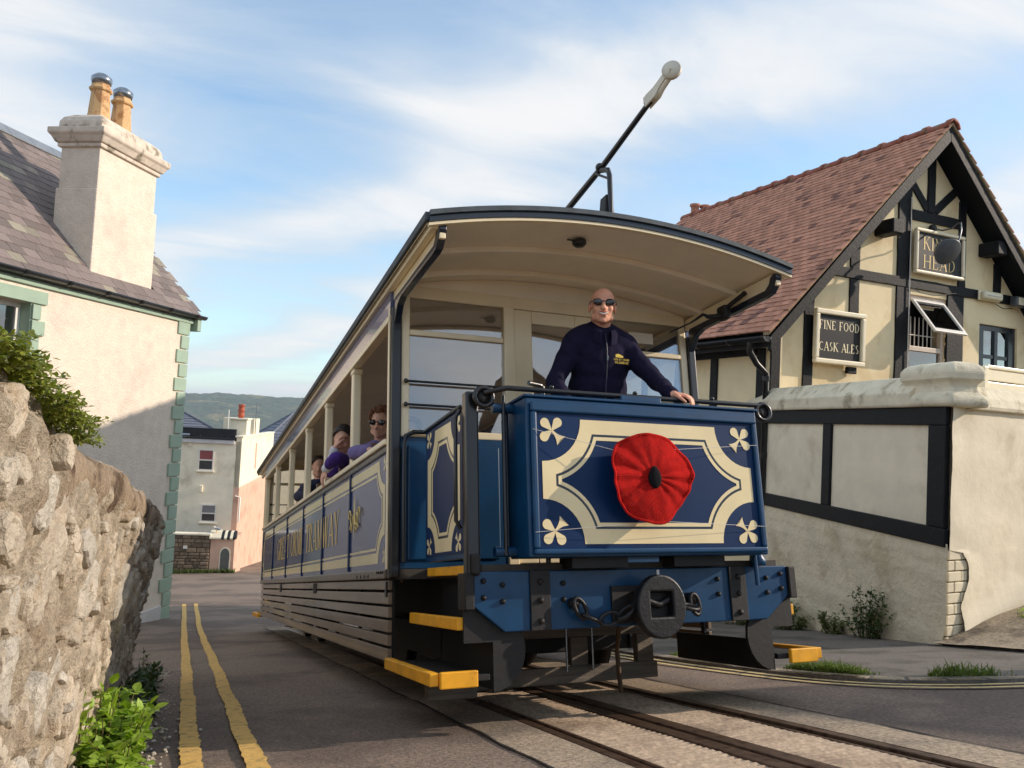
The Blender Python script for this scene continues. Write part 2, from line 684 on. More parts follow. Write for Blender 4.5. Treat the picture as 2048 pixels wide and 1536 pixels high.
pale_line = mat('faded_yellow_line', srgb(214, 190, 130), 0.75, 0.12, 30, col2=srgb(130, 120, 100), c2s=10, c2lo=0.5, c2hi=0.66, c2amt=0.9, bump=0.4, bs=90)
stripe('yellow_line', pale_line, offset(kerb, 0.10), 0.05)
stripe('yellow_line', pale_line, offset(kerb, 0.23), 0.05)
stripe('white_marking', white_line, [(2.42, -0.30), (2.95, -0.42)], 0.12)
stripe('white_marking', white_line, [(2.55, -0.50), (3.2, -0.64)], 0.10)

# pavement beside the inn, its kerb stones and the concrete ramp along the wall
pave = bpy.data.objects.new('pavement', None)
COL.objects.link(pave)
pave.matrix_world = TRAM
struct(pave)
outl = [(p[0], p[1]) for p in kerb] + [(16, -1.2), (16, 9.0)]
outl = outl[::-1] if sum((outl[i - 1][0] * outl[i][1] - outl[i][0] * outl[i - 1][1]) for i in range(len(outl))) < 0 else outl
fixn(MB().prism(outl, 'z', -0.08, 0.022).build('paving', paving, pave))
kin = offset(kerb, -0.13)
acc = 0
for i in range(2, len(kerb) - 12, 3):
    a, b, c, d = kerb[i], kerb[i + 3], kin[i + 3], kin[i]
    q = 0.04
    lerp = lambda p, r, t: (p[0] + (r[0] - p[0]) * t, p[1] + (r[1] - p[1]) * t)
    poly = [lerp(a, b, q), lerp(a, b, 1 - q), lerp(d, c, 1 - q), lerp(d, c, q)]
    fixn(MB().prism(poly, 'z', -0.08, 0.026 + random.uniform(-.005, .006)).build('kerb_stone', ramp_conc, pave, 0.012))


def rampf(t, q):
    # runs along the wall to the right (t) and out towards the road (q)
    x = 4.35 + t * 6
    y = 2.16 - t * 1.35 - q * (1.7 - t * 0.2)
    k = 1 - q
    z = 0.052 + max(0, x - 4.42) * 0.30 * (k * k * (3 - 2 * k)) * (1 if x < 6.2 else 1.86 / (x - 4.42 + .06)) + 0.012 * fbm((x * 3, y * 3, 0), 4)
    return (x, y, z)


MB().sheet(rampf, rng(0, 1, 0.02), rng(0, 1, 0.04)).build('concrete_ramp', ramp_conc, pave)

# ------------------------------------------------------------------ rubble wall by the camera
mortar = mat('lime_mortar', srgb(203, 188, 165), 0.95, 0.24, 26, col2=srgb(172, 152, 128), c2s=4.2, c2lo=0.45, c2hi=0.68, bump=1.0, bs=70, bdist=0.02, bump2=0.8, b2s=16)
stone_m = mat('rubble_limestone', srgb(196, 184, 165), 0.9, 0.20, 16, col2=srgb(178, 160, 136), c2s=8, c2lo=0.46, c2hi=0.66, bump=0.9, bs=55, bdist=0.014, bump2=0.6, b2s=13, rand=0.12, rcol=srgb(192, 186, 174), rthr=0.70)
capping = mat('mortar_capping', srgb(186, 164, 138), 0.92, 0.2, 8, col2=srgb(104, 84, 66), c2s=4, bump=1.0, bs=60, bdist=0.02, bump2=0.8, b2s=14)


def sst(a, b, t):
    t = min(1, max(0, (t - a) / (b - a)))
    return t * t * (3 - 2 * t)


def wall_top(y):
    return 1.10 + 0.045 * sst(-1.2, -2.0, y) + 0.055 * (y + 2.4) * 0.62 + 0.03 * fbm((y * 1.7, 0, 9), 3)


def wface(y, u):
    x = -2.625 + 0.135 * (u / 1.25) * sst(-2.5, 2.5, y) + 0.06 * (u / 1.25) + 0.03 * fbm((y * 1.1, u * 1.3, 0), 3)
    if y > 2.9:
        x -= 0.9 * (y - 2.9) ** 2
    return x


def wrough(y, u):
    r = 0.030 * fbm((y * 4.5, u * 5.5, 4), 5) + 0.015 * fbm((y * 15, u * 17, 2), 4)
    pit = fbm((y * 7.5, u * 9.0, 11), 3)
    return (r - 0.17 * max(0, pit - 0.24)) * (1 + 0.9 * sst(1.2, 2.8, y))


def wallprof(y, t):
    top = wall_top(y)
    if t <= 1:
        u = -0.12 + t * (top + 0.12)
        r = sst(0.90, 1.0, t)
        return (wface(y, u) + wrough(y, u) - 0.05 * r, y, u)
    if t <= 2:
        q = t - 1
        x1 = wface(y, top) - 0.05
        return (x1 - 0.5 * q + wrough(y, 1.4 + q) * (1 - q), y, top + 0.07 * math.sin(PI * q) + 0.5 * wrough(y, 2.6 + q))
    q = t - 2
    return (wface(y, top) - 0.55, y, top - q * (top + 0.3))


rw = thing('rubble_wall', 'old rubble stone wall with mortar capping beside the yellow lines', 'wall', TRAM)
fixn(MB().sheet(wallprof, rng(-3.4, 1.0, 0.022) + rng(1.03, 3.55, 0.025), rng(0, 1, 0.017) + rng(1.04, 2, 0.06) + rng(2.2, 3, 0.4)).build('mortar_core', mortar, rw))
# smoother run of capping towards the far end
def capf(y, t):
    top = wall_top(y)
    lo = 0.13 + 0.06 * fbm((y * 3.5, 0, 2), 4)
    ang = t * PI * 0.62
    x1 = wface(y, top)
    if t < 0.3:
        q = t / 0.3
        u = top - lo * (1 - q) - 0.02
        return (wface(y, u) + 0.016 - 0.034 * (1 - q) ** 3 - 0.03 * q * q + 0.010 * fbm((y * 8, u * 8, 5), 4), y, u)
    q = (t - 0.3) / 0.7
    return (x1 - 0.014 - 0.40 * q, y, top - 0.02 + 0.085 * math.sin(min(1, q * 1.5) * PI / 2) + 0.012 * fbm((y * 8, q * 4, 1), 4))


MB().sheet(capf, rng(-1.45, 3.3, 0.02), rng(0, 1, 0.025)).build('capping', capping, rw)
rs = random.Random(5)
stones = []
tries = 0
while len(stones) < 230 and tries < 16000:
    tries += 1
    a = rs.choice((0.19, 0.14, 0.11, 0.085, 0.065, 0.05, 0.04)) * rs.uniform(0.8, 1.2)
    b = min(a * rs.uniform(0.5, 1.3), 0.17)
    y, u = rs.uniform(-2.85, 3.2), rs.uniform(0.0, 1.08)
    if u + b > wall_top(y) - (0.12 if y > -1.3 else -0.02):
        continue
    if all(((y - q[0]) / (a + q[2])) ** 2 + ((u - q[1]) / (b + q[3])) ** 2 > 0.86 for q in stones):
        stones.append((y, u, a, b))
for k, (y0, u0, a, b) in enumerate(stones):
    rings = 7
    nc = rs.randint(5, 8)
    n = 26
    cang = sorted(2 * PI * (i + rs.uniform(-.32, .32)) / nc for i in range(nc))
    crad = [rs.uniform(0.78, 1.12) for _ in range(nc)]
    h = rs.uniform(-0.004, 0.014)
    sd = rs.uniform(0, 100)
    tl = rs.uniform(-0.010, 0.010), rs.uniform(-0.012, 0.008)

    def outline(ph):
        # straight-sided polygon in polar form
        for i in range(nc):
            a0, a1 = cang[i], cang[(i + 1) % nc] + (2 * PI if i == nc - 1 else 0)
            for w_ in (0, 2 * PI, -2 * PI):
                if a0 <= ph + w_ <= a1:
                    p0 = Vector((math.cos(a0), math.sin(a0))) * crad[i]
                    p1 = Vector((math.cos(a1), math.sin(a1))) * crad[(i + 1) % nc]
                    dx, dy = math.cos(ph), math.sin(ph)
                    e = p1 - p0
                    den = dx * e.y - dy * e.x
                    return max(0.3, (p0.x * e.y - p0.y * e.x) / den) if abs(den) > 1e-6 else 1.0
        return 1.0
    mb = MB()
    v, f = [], []
    for j in range(rings + 1):
        q = (0, 0.25, 0.5, 0.72, 0.88, 0.96, 1.0, 1.03)[j]
        for i in range(n):
            ph = 2 * PI * i / n
            c, s_ = math.cos(ph), math.sin(ph)
            rad = outline(ph) * (1 + 0.07 * fbm((c * 2.6 + sd, s_ * 2.6, 0), 3))
            y, u = y0 + a * rad * q * c, u0 + b * rad * q * s_
            e = (0, 0, 0, 0, 0.06, 0.3, 0.75, 1.5)[j]
            hh = (h + tl[0] * c * q + tl[1] * s_ * q + 0.012 * fbm((y * 9 + sd, u * 9, 0), 4) + 0.006 * fbm((y * 30 + sd, u * 30, 0), 3)) * (1 - min(1, e)) - 0.022 * e
            v.append((wface(y, u) + hh + 0.010, y, u))
    for j in range(rings):
        for i in range(n):
            f.append((j * n + i, j * n + (i + 1) % n, (j + 1) * n + (i + 1) % n, (j + 1) * n + i))
    fixn(mb.add(v, f, False).build('stone', stone_m, rw))

# ------------------------------------------------------------------ roof coverings
def roof_field(root, name, m, org, ud, vd, nd, width, length, tw, gauge, thick, tl, keep=300, jit=0.006, skip=None, ulim=None, stagger=0.5, camber=0.0):
    """overlapping tiles; the ones nearest the camera are parts of their own, the rest one mesh"""
    org, ud, vd, nd = Vector(org), Vector(ud), Vector(vd), Vector(nd)
    rr = random.Random(3)
    metas = []
    for var in range(5):
        w = tw * 0.975
        j = [rr.uniform(-jit, jit) for _ in range(4)]
        mb = MB()
        ns = 3
        v = []
        for lay in (0, thick):
            for (yy_, e) in ((j[0], 0), (tl, 1)):
                for i in range(ns + 1):
                    q = i / ns
                    cm = camber * (1 - (2 * q - 1) ** 2)
                    v.append((w * q, yy_ + (j[1] * q if not e else 0), lay + cm))
        k = ns + 1
        f = []
        for i in range(ns):
            f.append((i, i + 1, k + i + 1, k + i)[::-1])
            f.append((2 * k + i, 2 * k + i + 1, 3 * k + i + 1, 3 * k + i))
            f.append((i, 2 * k + i, 2 * k + i + 1, i + 1)[::-1])
        f.append((0, k, 3 * k, 2 * k)[::-1])
        f.append((ns, 2 * k + ns, 3 * k + ns, k + ns)[::-1])
        me = mb.add(v, f).mesh(name)
        me.materials.append(m)
        metas.append(me)
    tilt = thick * 1.25 / gauge
    items = []
    RM = root.matrix_world
    rows = int(length / gauge)
    for r_ in range(rows):
        off = (r_ % 2) * tw * stagger
        for c_ in range(-1, int(width / tw) + 1):
            u = c_ * tw + off
            if u < -tw * 0.4 or u + tw * 0.6 > width:
                continue
            p = org + ud * u + vd * (r_ * gauge)
            if skip and skip(u, r_ * gauge):
                continue
            vd2 = (vd - nd * tilt * 0.5).normalized()
            a = rr.uniform(-0.012, 0.012)
            u2 = (ud + vd2 * a).normalized()
            n2 = u2.cross(vd2).normalized()
            v2 = n2.cross(u2)
            p = p + nd * (thick * 1.3 + rr.uniform(0, 0.004))
            M = Matrix(((u2.x, v2.x, n2.x, p.x), (u2.y, v2.y, n2.y, p.y), (u2.z, v2.z, n2.z, p.z), (0, 0, 0, 1)))
            items.append((((RM @ p) - CAM).length, M, rr.randrange(5), u))
    items.sort(key=lambda t: t[0])
    vis = [t for t in items if ulim is None or ulim[0] <= t[3] <= ulim[1]]
    near = vis[:keep]
    ids = set(id(t) for t in near)
    for t in near:
        child(name, metas[t[2]], m, root, t[1])
    mb = MB()
    for t in items:
        if id(t) in ids:
            continue
        me = metas[t[2]]
        mb.add([t[1] @ q.co for q in me.vertices], [tuple(pp.vertices) for pp in me.polygons])
    if mb.v:
        mb.build(name + '_field', m, root, kind='stuff')


# ------------------------------------------------------------------ house with sage green quoins
roughcast = mat('pink_cream_roughcast', srgb(231, 217, 200), 0.9, 0.06, 5, col2=srgb(219, 205, 190), c2s=0.9, bump=1.0, bs=26, bdist=0.02, bdetail=4)
sage = mat('sage_green_paint', srgb(156, 178, 158), 0.55, 0.06, 4, bump=0.1, bs=30)
slate = mat('purple_slate', srgb(122, 110, 106), 0.7, 0.14, 12, rand=0.24, rcol=srgb(156, 150, 132), rthr=0.88, bump=0.25, bs=30)
slate_grey = mat('grey_ridge_slate', srgb(120, 128, 138), 0.6, 0.12, 5)
upvc_black = mat('black_gutter', srgb(22, 24, 28), 0.35, 0.1, 5)
chim_stone = mat('weathered_render_cap', srgb(214, 200, 184), 0.9, 0.12, 6, col2=srgb(140, 130, 112), c2s=4.5, c2lo=0.5, c2hi=0.68, bump=0.4, bs=30)
buff = mat('buff_clay', srgb(214, 174, 124), 0.75, 0.12, 6, col2=srgb(168, 122, 78), c2s=6)
steel = mat('bright_steel', srgb(150, 156, 164), 0.25, 0.1, 6, metal=0.9)
white_paint = mat('white_window_paint', srgb(232, 228, 220), 0.4, 0.04, 5)
dark_backing = mat('dark_room', srgb(60, 56, 54), 0.9, 0.2, 2)

HM = frame((-2.5, 14.0, -2.72), 30.5)
hs = thing('house', 'roughcast house with sage green quoins and a tall chimney', 'house', HM)
wx0, wx1, wz0, wz1 = -5.75, -4.26, 3.75, 5.66
wm = MB()
wm.box(-10, wx0, 0, 0.3, -1.2, 6.2).box(wx1, -0.004, 0, 0.3, -1.2, 6.2).box(wx0, wx1, 0, 0.3, -1.2, wz0).box(wx0, wx1, 0, 0.3, wz1, 6.2)
wm.box(-0.3, -0.004, 0.3, 5.6, -1.2, 6.2).box(-10, -9.7, 0.3, 5.6, -1.2, 6.2).box(-9.7, -0.3, 5.3, 5.6, -1.2, 6.2)
wm.add([(-0.02, 0.02, 6.2), (-0.02, 5.58, 6.2), (-0.02, 2.8, 9.1), (-0.3, 0.02, 6.2), (-0.3, 5.58, 6.2), (-0.3, 2.8, 9.1)], [(0, 1, 2), (3, 5, 4), (0, 2, 5, 3), (1, 4, 5, 2)])
wm.build('wall', roughcast, hs)
MB().box(-10, -0.30, -0.05, 0, -1.2, 0.30).build('plinth', mat('pale_plinth', srgb(206, 200, 194), 0.8, 0.1, 3), hs, 0.015)
k = 0.0
i = 0
rq = random.Random(8)
while k < 5.85:
    hgt = 0.285
    w = 0.37 if i % 2 == 0 else 0.25
    MB().box(-w + rq.uniform(-.01, .01), 0.035, -0.035, 0.2, k + 0.012 - 0.04, k + hgt - 0.012 - 0.04).build('quoin', sage, hs, 0.012)
    k += hgt
    i += 1
MB().box(-6.1, -3.97, -0.04, 0.14, wz1 + 0.004, wz1 + 0.20).build('lintel', sage, hs, 0.01)
k = wz1 - 0.003
i = 0
while k > wz0 + 0.1:
    w = 0.17 if i % 2 == 0 else 0.27
    MB().box(wx1 - 0.001, wx1 + w, -0.038, 0.12, k - 0.235, k - 0.01).build('jamb_stone', sage, hs, 0.01)
    MB().box(wx0 - w, wx0 + 0.001, -0.038, 0.12, k - 0.235, k - 0.01).build('jamb_stone', sage, hs, 0.01)
    k -= 0.24
    i += 1
MB().box(wx1 - 0.012, wx1 + 0.02, 0.0, 0.24, wz0, wz1).build('window_reveal', sage, hs)
MB().box(wx0 - 0.1, wx1 + 0.1, -0.09, 0.2, wz0 - 0.12, wz0 - 0.002).build('window_sill', sage, hs, 0.01)
win = MB()
for a, b, c, d in ((wx0, wx1 - 0.012, wz1 - 0.08, wz1), (wx0, wx1 - 0.012, wz0, wz0 + 0.08), (wx0, wx0 + 0.08, wz0 + .08, wz1 - .08), (wx1 - 0.10, wx1 - 0.013, wz0 + .08, wz1 - .08),
                   ((wx0 + wx1) / 2 - 0.03, (wx0 + wx1) / 2 + 0.03, wz0 + .08, wz1 - .08)):
    win.box(a, b, 0.17, 0.24, c, d)
wo = win.build('window_frame', white_paint, hs, 0.006)
MB().box(wx0 + .08, wx1 - .1, 0.20, 0.206, wz0 + .08, wz1 - .08).build('pane', glass, wo)
MB().box(wx0 - .2, wx1 + .2, 0.9, 0.92, wz0 - .2, wz1 + .2).build('dark_backing', dark_backing, wo)  # dark sheet behind the glass, standing in for the unlit room

PT = math.atan(1.066)
vd = (0, math.cos(PT), math.sin(PT))
nd = (0, -math.sin(PT), math.cos(PT))
roofL = 3.0 / math.cos(PT)
MB().prism([(-0.16, 6.05), (2.8, 9.2), (5.76, 6.05), (5.6, 5.98), (2.8, 8.95), (0.0, 5.98)], 'x', -10, 0.28).build('roof_deck', dark_backing, hs)
cxa, cxb, cya, cyb = -2.83, -1.09, 0.15, 0.94
roof_field(hs, 'slate', slate, (-10, -0.18, 6.055), (1, 0, 0), vd, nd, 10.34, roofL, 0.30, 0.205, 0.010, 0.30, jit=0.008,
           skip=lambda u, v: (cxa - 0.10 < -10 + u < cxb - 0.2) and (cya - 0.18 < -0.18 + v * math.cos(PT) < cyb - 0.2), ulim=(3.6, 12), keep=300)
vd2 = (0, -math.cos(PT), math.sin(PT))
MB().add([(-10, 5.76, 6.07), (0.3, 5.76, 6.07), (0.3, 2.78, 9.24), (-10, 2.78, 9.24)], [(0, 1, 2, 3)]).build('rear_slope', slate, hs)
for i in range(18):
    x0 = 0.32 - 0.58 * (i + 1)
    MB().prism([(2.62, 9.10), (2.8, 9.28), (2.98, 9.10), (2.98, 9.13), (2.8, 9.315), (2.62, 9.13)], 'x', x0 + 0.006, x0 + 0.576).build('ridge_tile', slate_grey, hs)
MB().box(-10, 0.12, -0.05, -0.002, 5.92, 6.075).build('fascia', sage, hs, 0.008)
MB().box(0.12, 0.26, -0.14, 0.35, 5.78, 6.03).build('eave_end', sage, hs, 0.01)
g = MB()
arc = [(-0.155 + 0.075 * math.cos(t), 6.10 + 0.075 * math.sin(t)) for t in [PI + PI * q / 10 for q in range(11)]]
arc += [(-0.155 + 0.06 * math.cos(t), 6.10 + 0.06 * math.sin(t)) for t in [2 * PI - PI * q / 10 for q in range(11)]]
gut = fixn(g.prism(arc, 'x', -10, 0.34, True).build('gutter', upvc_black, hs))
for i in range(11):
    x0 = 0.0 - 0.93 * i
    MB().prism([(-0.155 + 0.083 * math.cos(t), 6.10 + 0.083 * math.sin(t)) for t in [PI + PI * q / 10 for q in range(11)]], 'x', x0 - 0.03, x0 + 0.03).build('gutter_clip', upvc_black, gut)
ch = MB().box(cxa, cxb, cya, cyb, 6.0, 7.87).build('chimney', roughcast, hs, 0.02)
MB().box(-2.80, -1.16, cya + 0.02, cyb - 0.03, 7.868, 8.60).build('upper_stack', roughcast, ch, 0.015)
cm = MB()
cm.box(-2.85, -1.11, cya - 0.03, cyb + 0.02, 8.585, 8.66)
a0 = [(-2.88, -1.08, cya - 0.06, cyb + 0.05, 8.66), (-2.93, -1.03, cya - 0.11, cyb + 0.10, 8.76), (-2.97, -0.99, cya - 0.15, cyb + 0.14, 8.80), (-2.97, -0.99, cya - 0.15, cyb + 0.14, 8.90)]
v, f = [], []
for i, (a, b, c, d, z) in enumerate(a0):
    v += [(a, c, z), (b, c, z), (b, d, z), (a, d, z)]
    if i:
        for q in range(4):
            f.append(((i - 1) * 4 + q, (i - 1) * 4 + (q + 1) % 4, i * 4 + (q + 1) % 4, i * 4 + q))
f += [(3, 2, 1, 0), (12, 13, 14, 15)]
cm.add(v, f).build('cornice', chim_stone, ch, 0.018)
v, f = [], []
for i, (e, z) in enumerate(((0.03, 8.90), (0.02, 9.04), (-0.02, 9.12), (-0.12, 9.19), (-0.24, 9.24))):
    v += [(cxa - e, cya - e, z), (cxb + e, cya - e, z), (cxb + e, cyb + e, z), (cxa - e, cyb + e, z)]
    if i:
        for q in range(4):
            f.append(((i - 1) * 4 + q, (i - 1) * 4 + (q + 1) % 4, i * 4 + (q + 1) % 4, i * 4 + q))
f += [(3, 2, 1, 0), (16, 17, 18, 19)]
MB().add(v, f).build('cap', chim_stone, ch, 0.03)
for px in (-2.40, -1.80):
    T = Matrix.Translation((px, 0.55, 9.2))
    MB().lathe([(0.20, 0), (0.185, 0.10), (0.155, 0.50), (0.155, 0.52), (0.19, 0.53), (0.20, 0.57), (0.165, 0.60), (0.15, 0.66)], 8, T, False).build('chimney_pot', buff, ch, 0.01)
    MB().lathe([(0.155, 0.66), (0.165, 0.70), (0.175, 0.72), (0.17, 0.78), (0.10, 0.84), (0.02, 0.855)], 20, T).build('chimney_cowl', steel, ch)
MB().beam((cxa - 0.07, 0.08, 6.33), (cxa - 0.07, 0.98, 7.29), 0.14, 0.012, nd).build('lead_flashing', mat('lead', srgb(150, 152, 158), 0.5, 0.15, 6, metal=0.3), ch)
MB().box(cxa - .02, cxb + .05, 0.02, 0.16, 6.26, 6.275).build('lead_apron', MATS['lead'], ch)
# ------------------------------------------------------------------ lettering: a roman alphabet drawn as strokes
GL = {
    'A': (0.86, [('l', .06, 0, .42, 1, .045), ('l', .42, 1, .80, 0, .12), ('h', .18, .66, .34, .04)], [(.06, 0), (.80, 0)]),
    'C': (0.86, [('a', .46, .5, .40, .47, 50, 310)], []),
    'D': (0.90, [('v', .14, .12), ('a', .30, .5, .48, .48, -88, 88), ('h', .14, .34, .02, .04), ('h', .14, .34, .98, .04)], [(.14, 0), (.14, 1)]),
    'E': (0.74, [('v', .14, .12), ('h', .14, .62, .02, .045), ('h', .14, .62, .98, .045), ('h', .14, .5, .52, .045), ('l', .61, 0, .63, .2, .05), ('l', .61, 1, .60, .82, .05)], [(.14, 0), (.14, 1)]),
    'F': (0.68, [('v', .14, .12), ('h', .14, .60, .98, .045), ('h', .14, .48, .50, .045), ('l', .60, 1, .60, .80, .05)], [(.14, 0), (.14, 1)]),
    'G': (0.92, [('a', .46, .5, .40, .47, 50, 320), ('l', .78, .05, .78, .42, .12)], [(.78, .42)]),
    'H': (0.92, [('v', .14, .12), ('v', .78, .12), ('h', .14, .78, .52, .045)], [(.14, 0), (.14, 1), (.78, 0), (.78, 1)]),
    'I': (0.36, [('v', .18, .12)], [(.18, 0), (.18, 1)]),
    'K': (0.88, [('v', .14, .12), ('l', .16, .45, .68, 1, .045), ('l', .34, .58, .80, 0, .12)], [(.14, 0), (.14, 1), (.70, 1), (.80, 0)]),
    'L': (0.70, [('v', .14, .12), ('h', .14, .60, .02, .045), ('l', .60, 0, .62, .24, .05)], [(.14, 0), (.14, 1)]),
    'M': (1.06, [('l', .12, 0, .16, 1, .045), ('l', .16, 1, .52, .05, .12), ('l', .52, .05, .88, 1, .045), ('l', .90, 1, .94, 0, .12)], [(.12, 0), (.94, 0), (.14, 1), (.90, 1)]),
    'N': (0.94, [('l', .14, 0, .14, 1, .045), ('l', .14, 1, .80, 0, .12), ('l', .80, 0, .80, 1, .045)], [(.14, 0), (.12, 1), (.80, 1)]),
    'O': (0.98, [('a', .49, .5, .42, .48, 0, 360)], []),
    'R': (0.88, [('v', .14, .12), ('a', .34, .75, .28, .23, -90, 90), ('h', .14, .36, .98, .045), ('h', .14, .36, .52, .045), ('l', .40, .50, .80, 0, .12)], [(.14, 0), (.14, 1), (.80, 0)]),
    'S': (0.66, [('a', .32, .745, .21, .235, 40, 262), ('a', .32, .265, .24, .25, 82, -140)], []),
    'T': (0.80, [('v', .40, .12), ('h', .06, .74, .98, .045), ('l', .06, 1, .06, .80, .05), ('l', .74, 1, .74, .80, .05)], [(.40, 0)]),
    'W': (1.16, [('l', .06, 1, .32, 0, .12), ('l', .32, 0, .58, .95, .045), ('l', .58, .95, .82, 0, .12), ('l', .82, 0, 1.08, 1, .045)], [(.06, 1), (.58, 1), (1.08, 1)]),
    'Y': (0.84, [('l', .08, 1, .42, .48, .12), ('l', .42, .48, .76, 1, .045), ('v', .42, .12, .50)], [(.08, 1), (.76, 1), (.42, 0)]),
    "'": (0.26, [('l', .13, 1, .11, .78, .09)], []),
    ' ': (0.45, [], []),
}


def text_mb(txt, h, M, weight=1.0, spacing=0.06, wide=1.0, depth=0.002, align='c'):
    """mesh of a line of text, local x along the line, z up, standing proud of y = 0 towards -y"""
    tot = sum(GL[c][0] * wide + spacing for c in txt) - spacing
    x = {'c': -tot / 2, 'l': 0, 'r': -tot}[align]
    mb = MB()
    lay = [0]

    def poly(pts):
        lay[0] = (lay[0] + 1) % 9
        d = -(depth + lay[0] * 0.00012)
        v = [M @ Vector((p[0] * h, d, p[1] * h)) for p in pts]
        mb.add(v, [tuple(range(len(pts)))])
    for c in txt:
        w, st, se = GL[c]
        for q in st:
            k = q[0]
            if k == 'v':
                top = q[3] if len(q) > 3 else 1.0
                a, t = x + q[1] * wide, q[2] * weight / 2
                poly([(a - t, 0), (a + t, 0), (a + t, top), (a - t, top)])
            elif k == 'h':
                t = q[4] * weight / 2
                poly([(x + q[1] * wide, q[3] - t), (x + q[2] * wide, q[3] - t), (x + q[2] * wide, q[3] + t), (x + q[1] * wide, q[3] + t)])
            elif k == 'l':
                x0, y0, x1, y1 = x + q[1] * wide, q[2], x + q[3] * wide, q[4]
                t = q[5] * weight / 2 * 1.08
                if abs(y1 - y0) > abs(x1 - x0) * 0.3:
                    poly([(x0 - t, y0), (x0 + t, y0), (x1 + t, y1), (x1 - t, y1)] if y1 > y0 else [(x1 - t, y1), (x1 + t, y1), (x0 + t, y0), (x0 - t, y0)])
                else:
                    poly([(x0, y0 - t), (x1, y1 - t), (x1, y1 + t), (x0, y0 + t)])
            elif k == 'a':
                _, cx_, cy_, rx, ry, a0, a1 = q
                n = 18
                for i in range(n):
                    ta, tb = R(a0 + (a1 - a0) * i / n), R(a0 + (a1 - a0) * (i + 1) / n)

                    def pt(t, s):
                        wv = (0.045 + 0.085 * abs(math.cos(t)) ** 1.5) * weight / 2
                        return (x + (cx_ + (rx - 0.045 + s * wv) * math.cos(t)) * wide, cy_ + (ry - 0.025 + s * min(wv, 0.04)) * math.sin(t))
                    pp = [pt(ta, -1), pt(ta, 1), pt(tb, 1), pt(tb, -1)]
                    poly(pp if a1 > a0 else pp[::-1])
        for sx, sy in se:
            a = x + sx * wide
            t = 0.036 * weight
            y0 = 0 if sy < 0.2 else sy - t
            poly([(a - 0.13, y0), (a + 0.13, y0), (a + 0.13, y0 + t), (a - 0.13, y0 + t)])
        x += w * wide + spacing
    return mb


def concave(a, b, r, inset, n=10):
    """outline of a panel with scooped corners"""
    pts = []
    for sx, sy, s0 in ((1, 1, 0), (-1, 1, 1), (-1, -1, 2), (1, -1, 3)):
        cxx, cyy = sx * a, sy * b
        rr = r + inset
        hx, hy = a - inset, b - inset
        # angles where the arc meets the inset straight edges
        t_v = math.acos(min(1, inset / rr))
        t_h = math.asin(min(1, inset / rr))
        arc = []
        for i in range(n + 1):
            t = t_h + (t_v - t_h) * i / n
            arc.append((cxx - sx * rr * math.cos(t), cyy - sy * rr * math.sin(t)))
        # arc runs from the horizontal edge end to the vertical edge end
        if s0 in (0, 2):
            arc = arc[::-1]
        pts += arc
    return pts


def ring_mb(out, inn, place, mb=None):
    mb = mb or MB()
    n = len(out)
    v = [place(p) for p in out] + [place(p) for p in inn]
    mb.add(v, [(i, (i + 1) % n, n + (i + 1) % n, n + i) for i in range(n)])
    return mb


def club(place, cxx, cyy, ang, sc):
    """three lobed corner flourish with a flared stem"""
    mb = MB()
    ca, sa = math.cos(ang), math.sin(ang)

    def rot(x, y):
        return place((cxx + sc * (x * ca - y * sa), cyy + sc * (x * sa + y * ca)))
    pl_r, pl_l = [], []
    for i in range(9):
        t = i / 8
        w = 0.12 + 0.55 * t ** 2.4
        pl_r.append((t * 1.45, -w))
        pl_l.append((t * 1.45, w))
    pl = pl_r + [(1.30, 0)] + pl_l[::-1]
    mb.add([rot(*p) for p in pl], [(i, i + 1, len(pl) - 2 - i, len(pl) - 1 - i) for i in range(8)] + [(8, 9, 10)])
    for a in (PI, PI / 2 + 0.12, -PI / 2 - 0.12):
        c, s = math.cos(a), math.sin(a)
        pts = []
        for i in range(28):
            t = 2 * PI * i / 28
            x, y = 0.50 * math.cos(t), 0.50 * math.sin(t)
            if math.cos(t) < -0.35:
                k = (-0.35 - math.cos(t)) / 0.65
                x -= 0.55 * k ** 1.3
                y *= 1 - 0.45 * k
            pts.append((1.08 + x, y))
        mb.add([rot(c * p[0] - s * p[1], s * p[0] + c * p[1]) for p in pts], [tuple(range(28))])
    return mb


# ------------------------------------------------------------------ the tram
slat_m = mat('brown_varnished_slat', srgb(126, 108, 90), 0.35, 0.2, 9, coat=0.5, bump=0.05, bs=30, stretch=(1, 0.2, 1))
side_blue = mat('glossy_side_blue', srgb(92, 100, 138), 0.25, 0.06, 2, coat=0.6)  # base lightened towards lavender to carry the reflection of the wall opposite
gold = mat('gold_leaf', srgb(228, 198, 122), 0.4, 0.1, 10, metal=0.1)
gold_cream = mat('cream_lining', srgb(240, 220, 170), 0.3, 0.05, 5, coat=0.3)
roof_grey = mat('roof_canvas', srgb(72, 80, 86), 0.7, 0.25, 12, bump=0.2, bs=30)
varnish = mat('varnished_wood', srgb(112, 74, 44), 0.3, 0.2, 8, coat=0.4, stretch=(8, 1, 1))
grey_plank = mat('weathered_plank', srgb(122, 112, 100), 0.85, 0.25, 10, bump=0.4, bs=40, stretch=(0.3, 4, 4))
floor_m = mat('dark_floor', srgb(60, 54, 48), 0.7, 0.2, 5)
iron = mat('cast_iron', srgb(30, 30, 32), 0.45, 0.25, 14, metal=0.3, bump=0.5, bs=45, bdist=0.006)

tram = thing('tram', 'blue and cream tram car climbing the street toward the viewer', 'tram', TRAM)
W, YF, YB = 1.13, 1.0, 9.4           # half width, front and rear bulkheads
FL = 0.80                            # floor
PIL = [2.27, 3.55, 4.85, 6.28, 7.85]


def mirror_pts(s, pts):
    return [(s * p[0], p[1], p[2]) for p in pts]


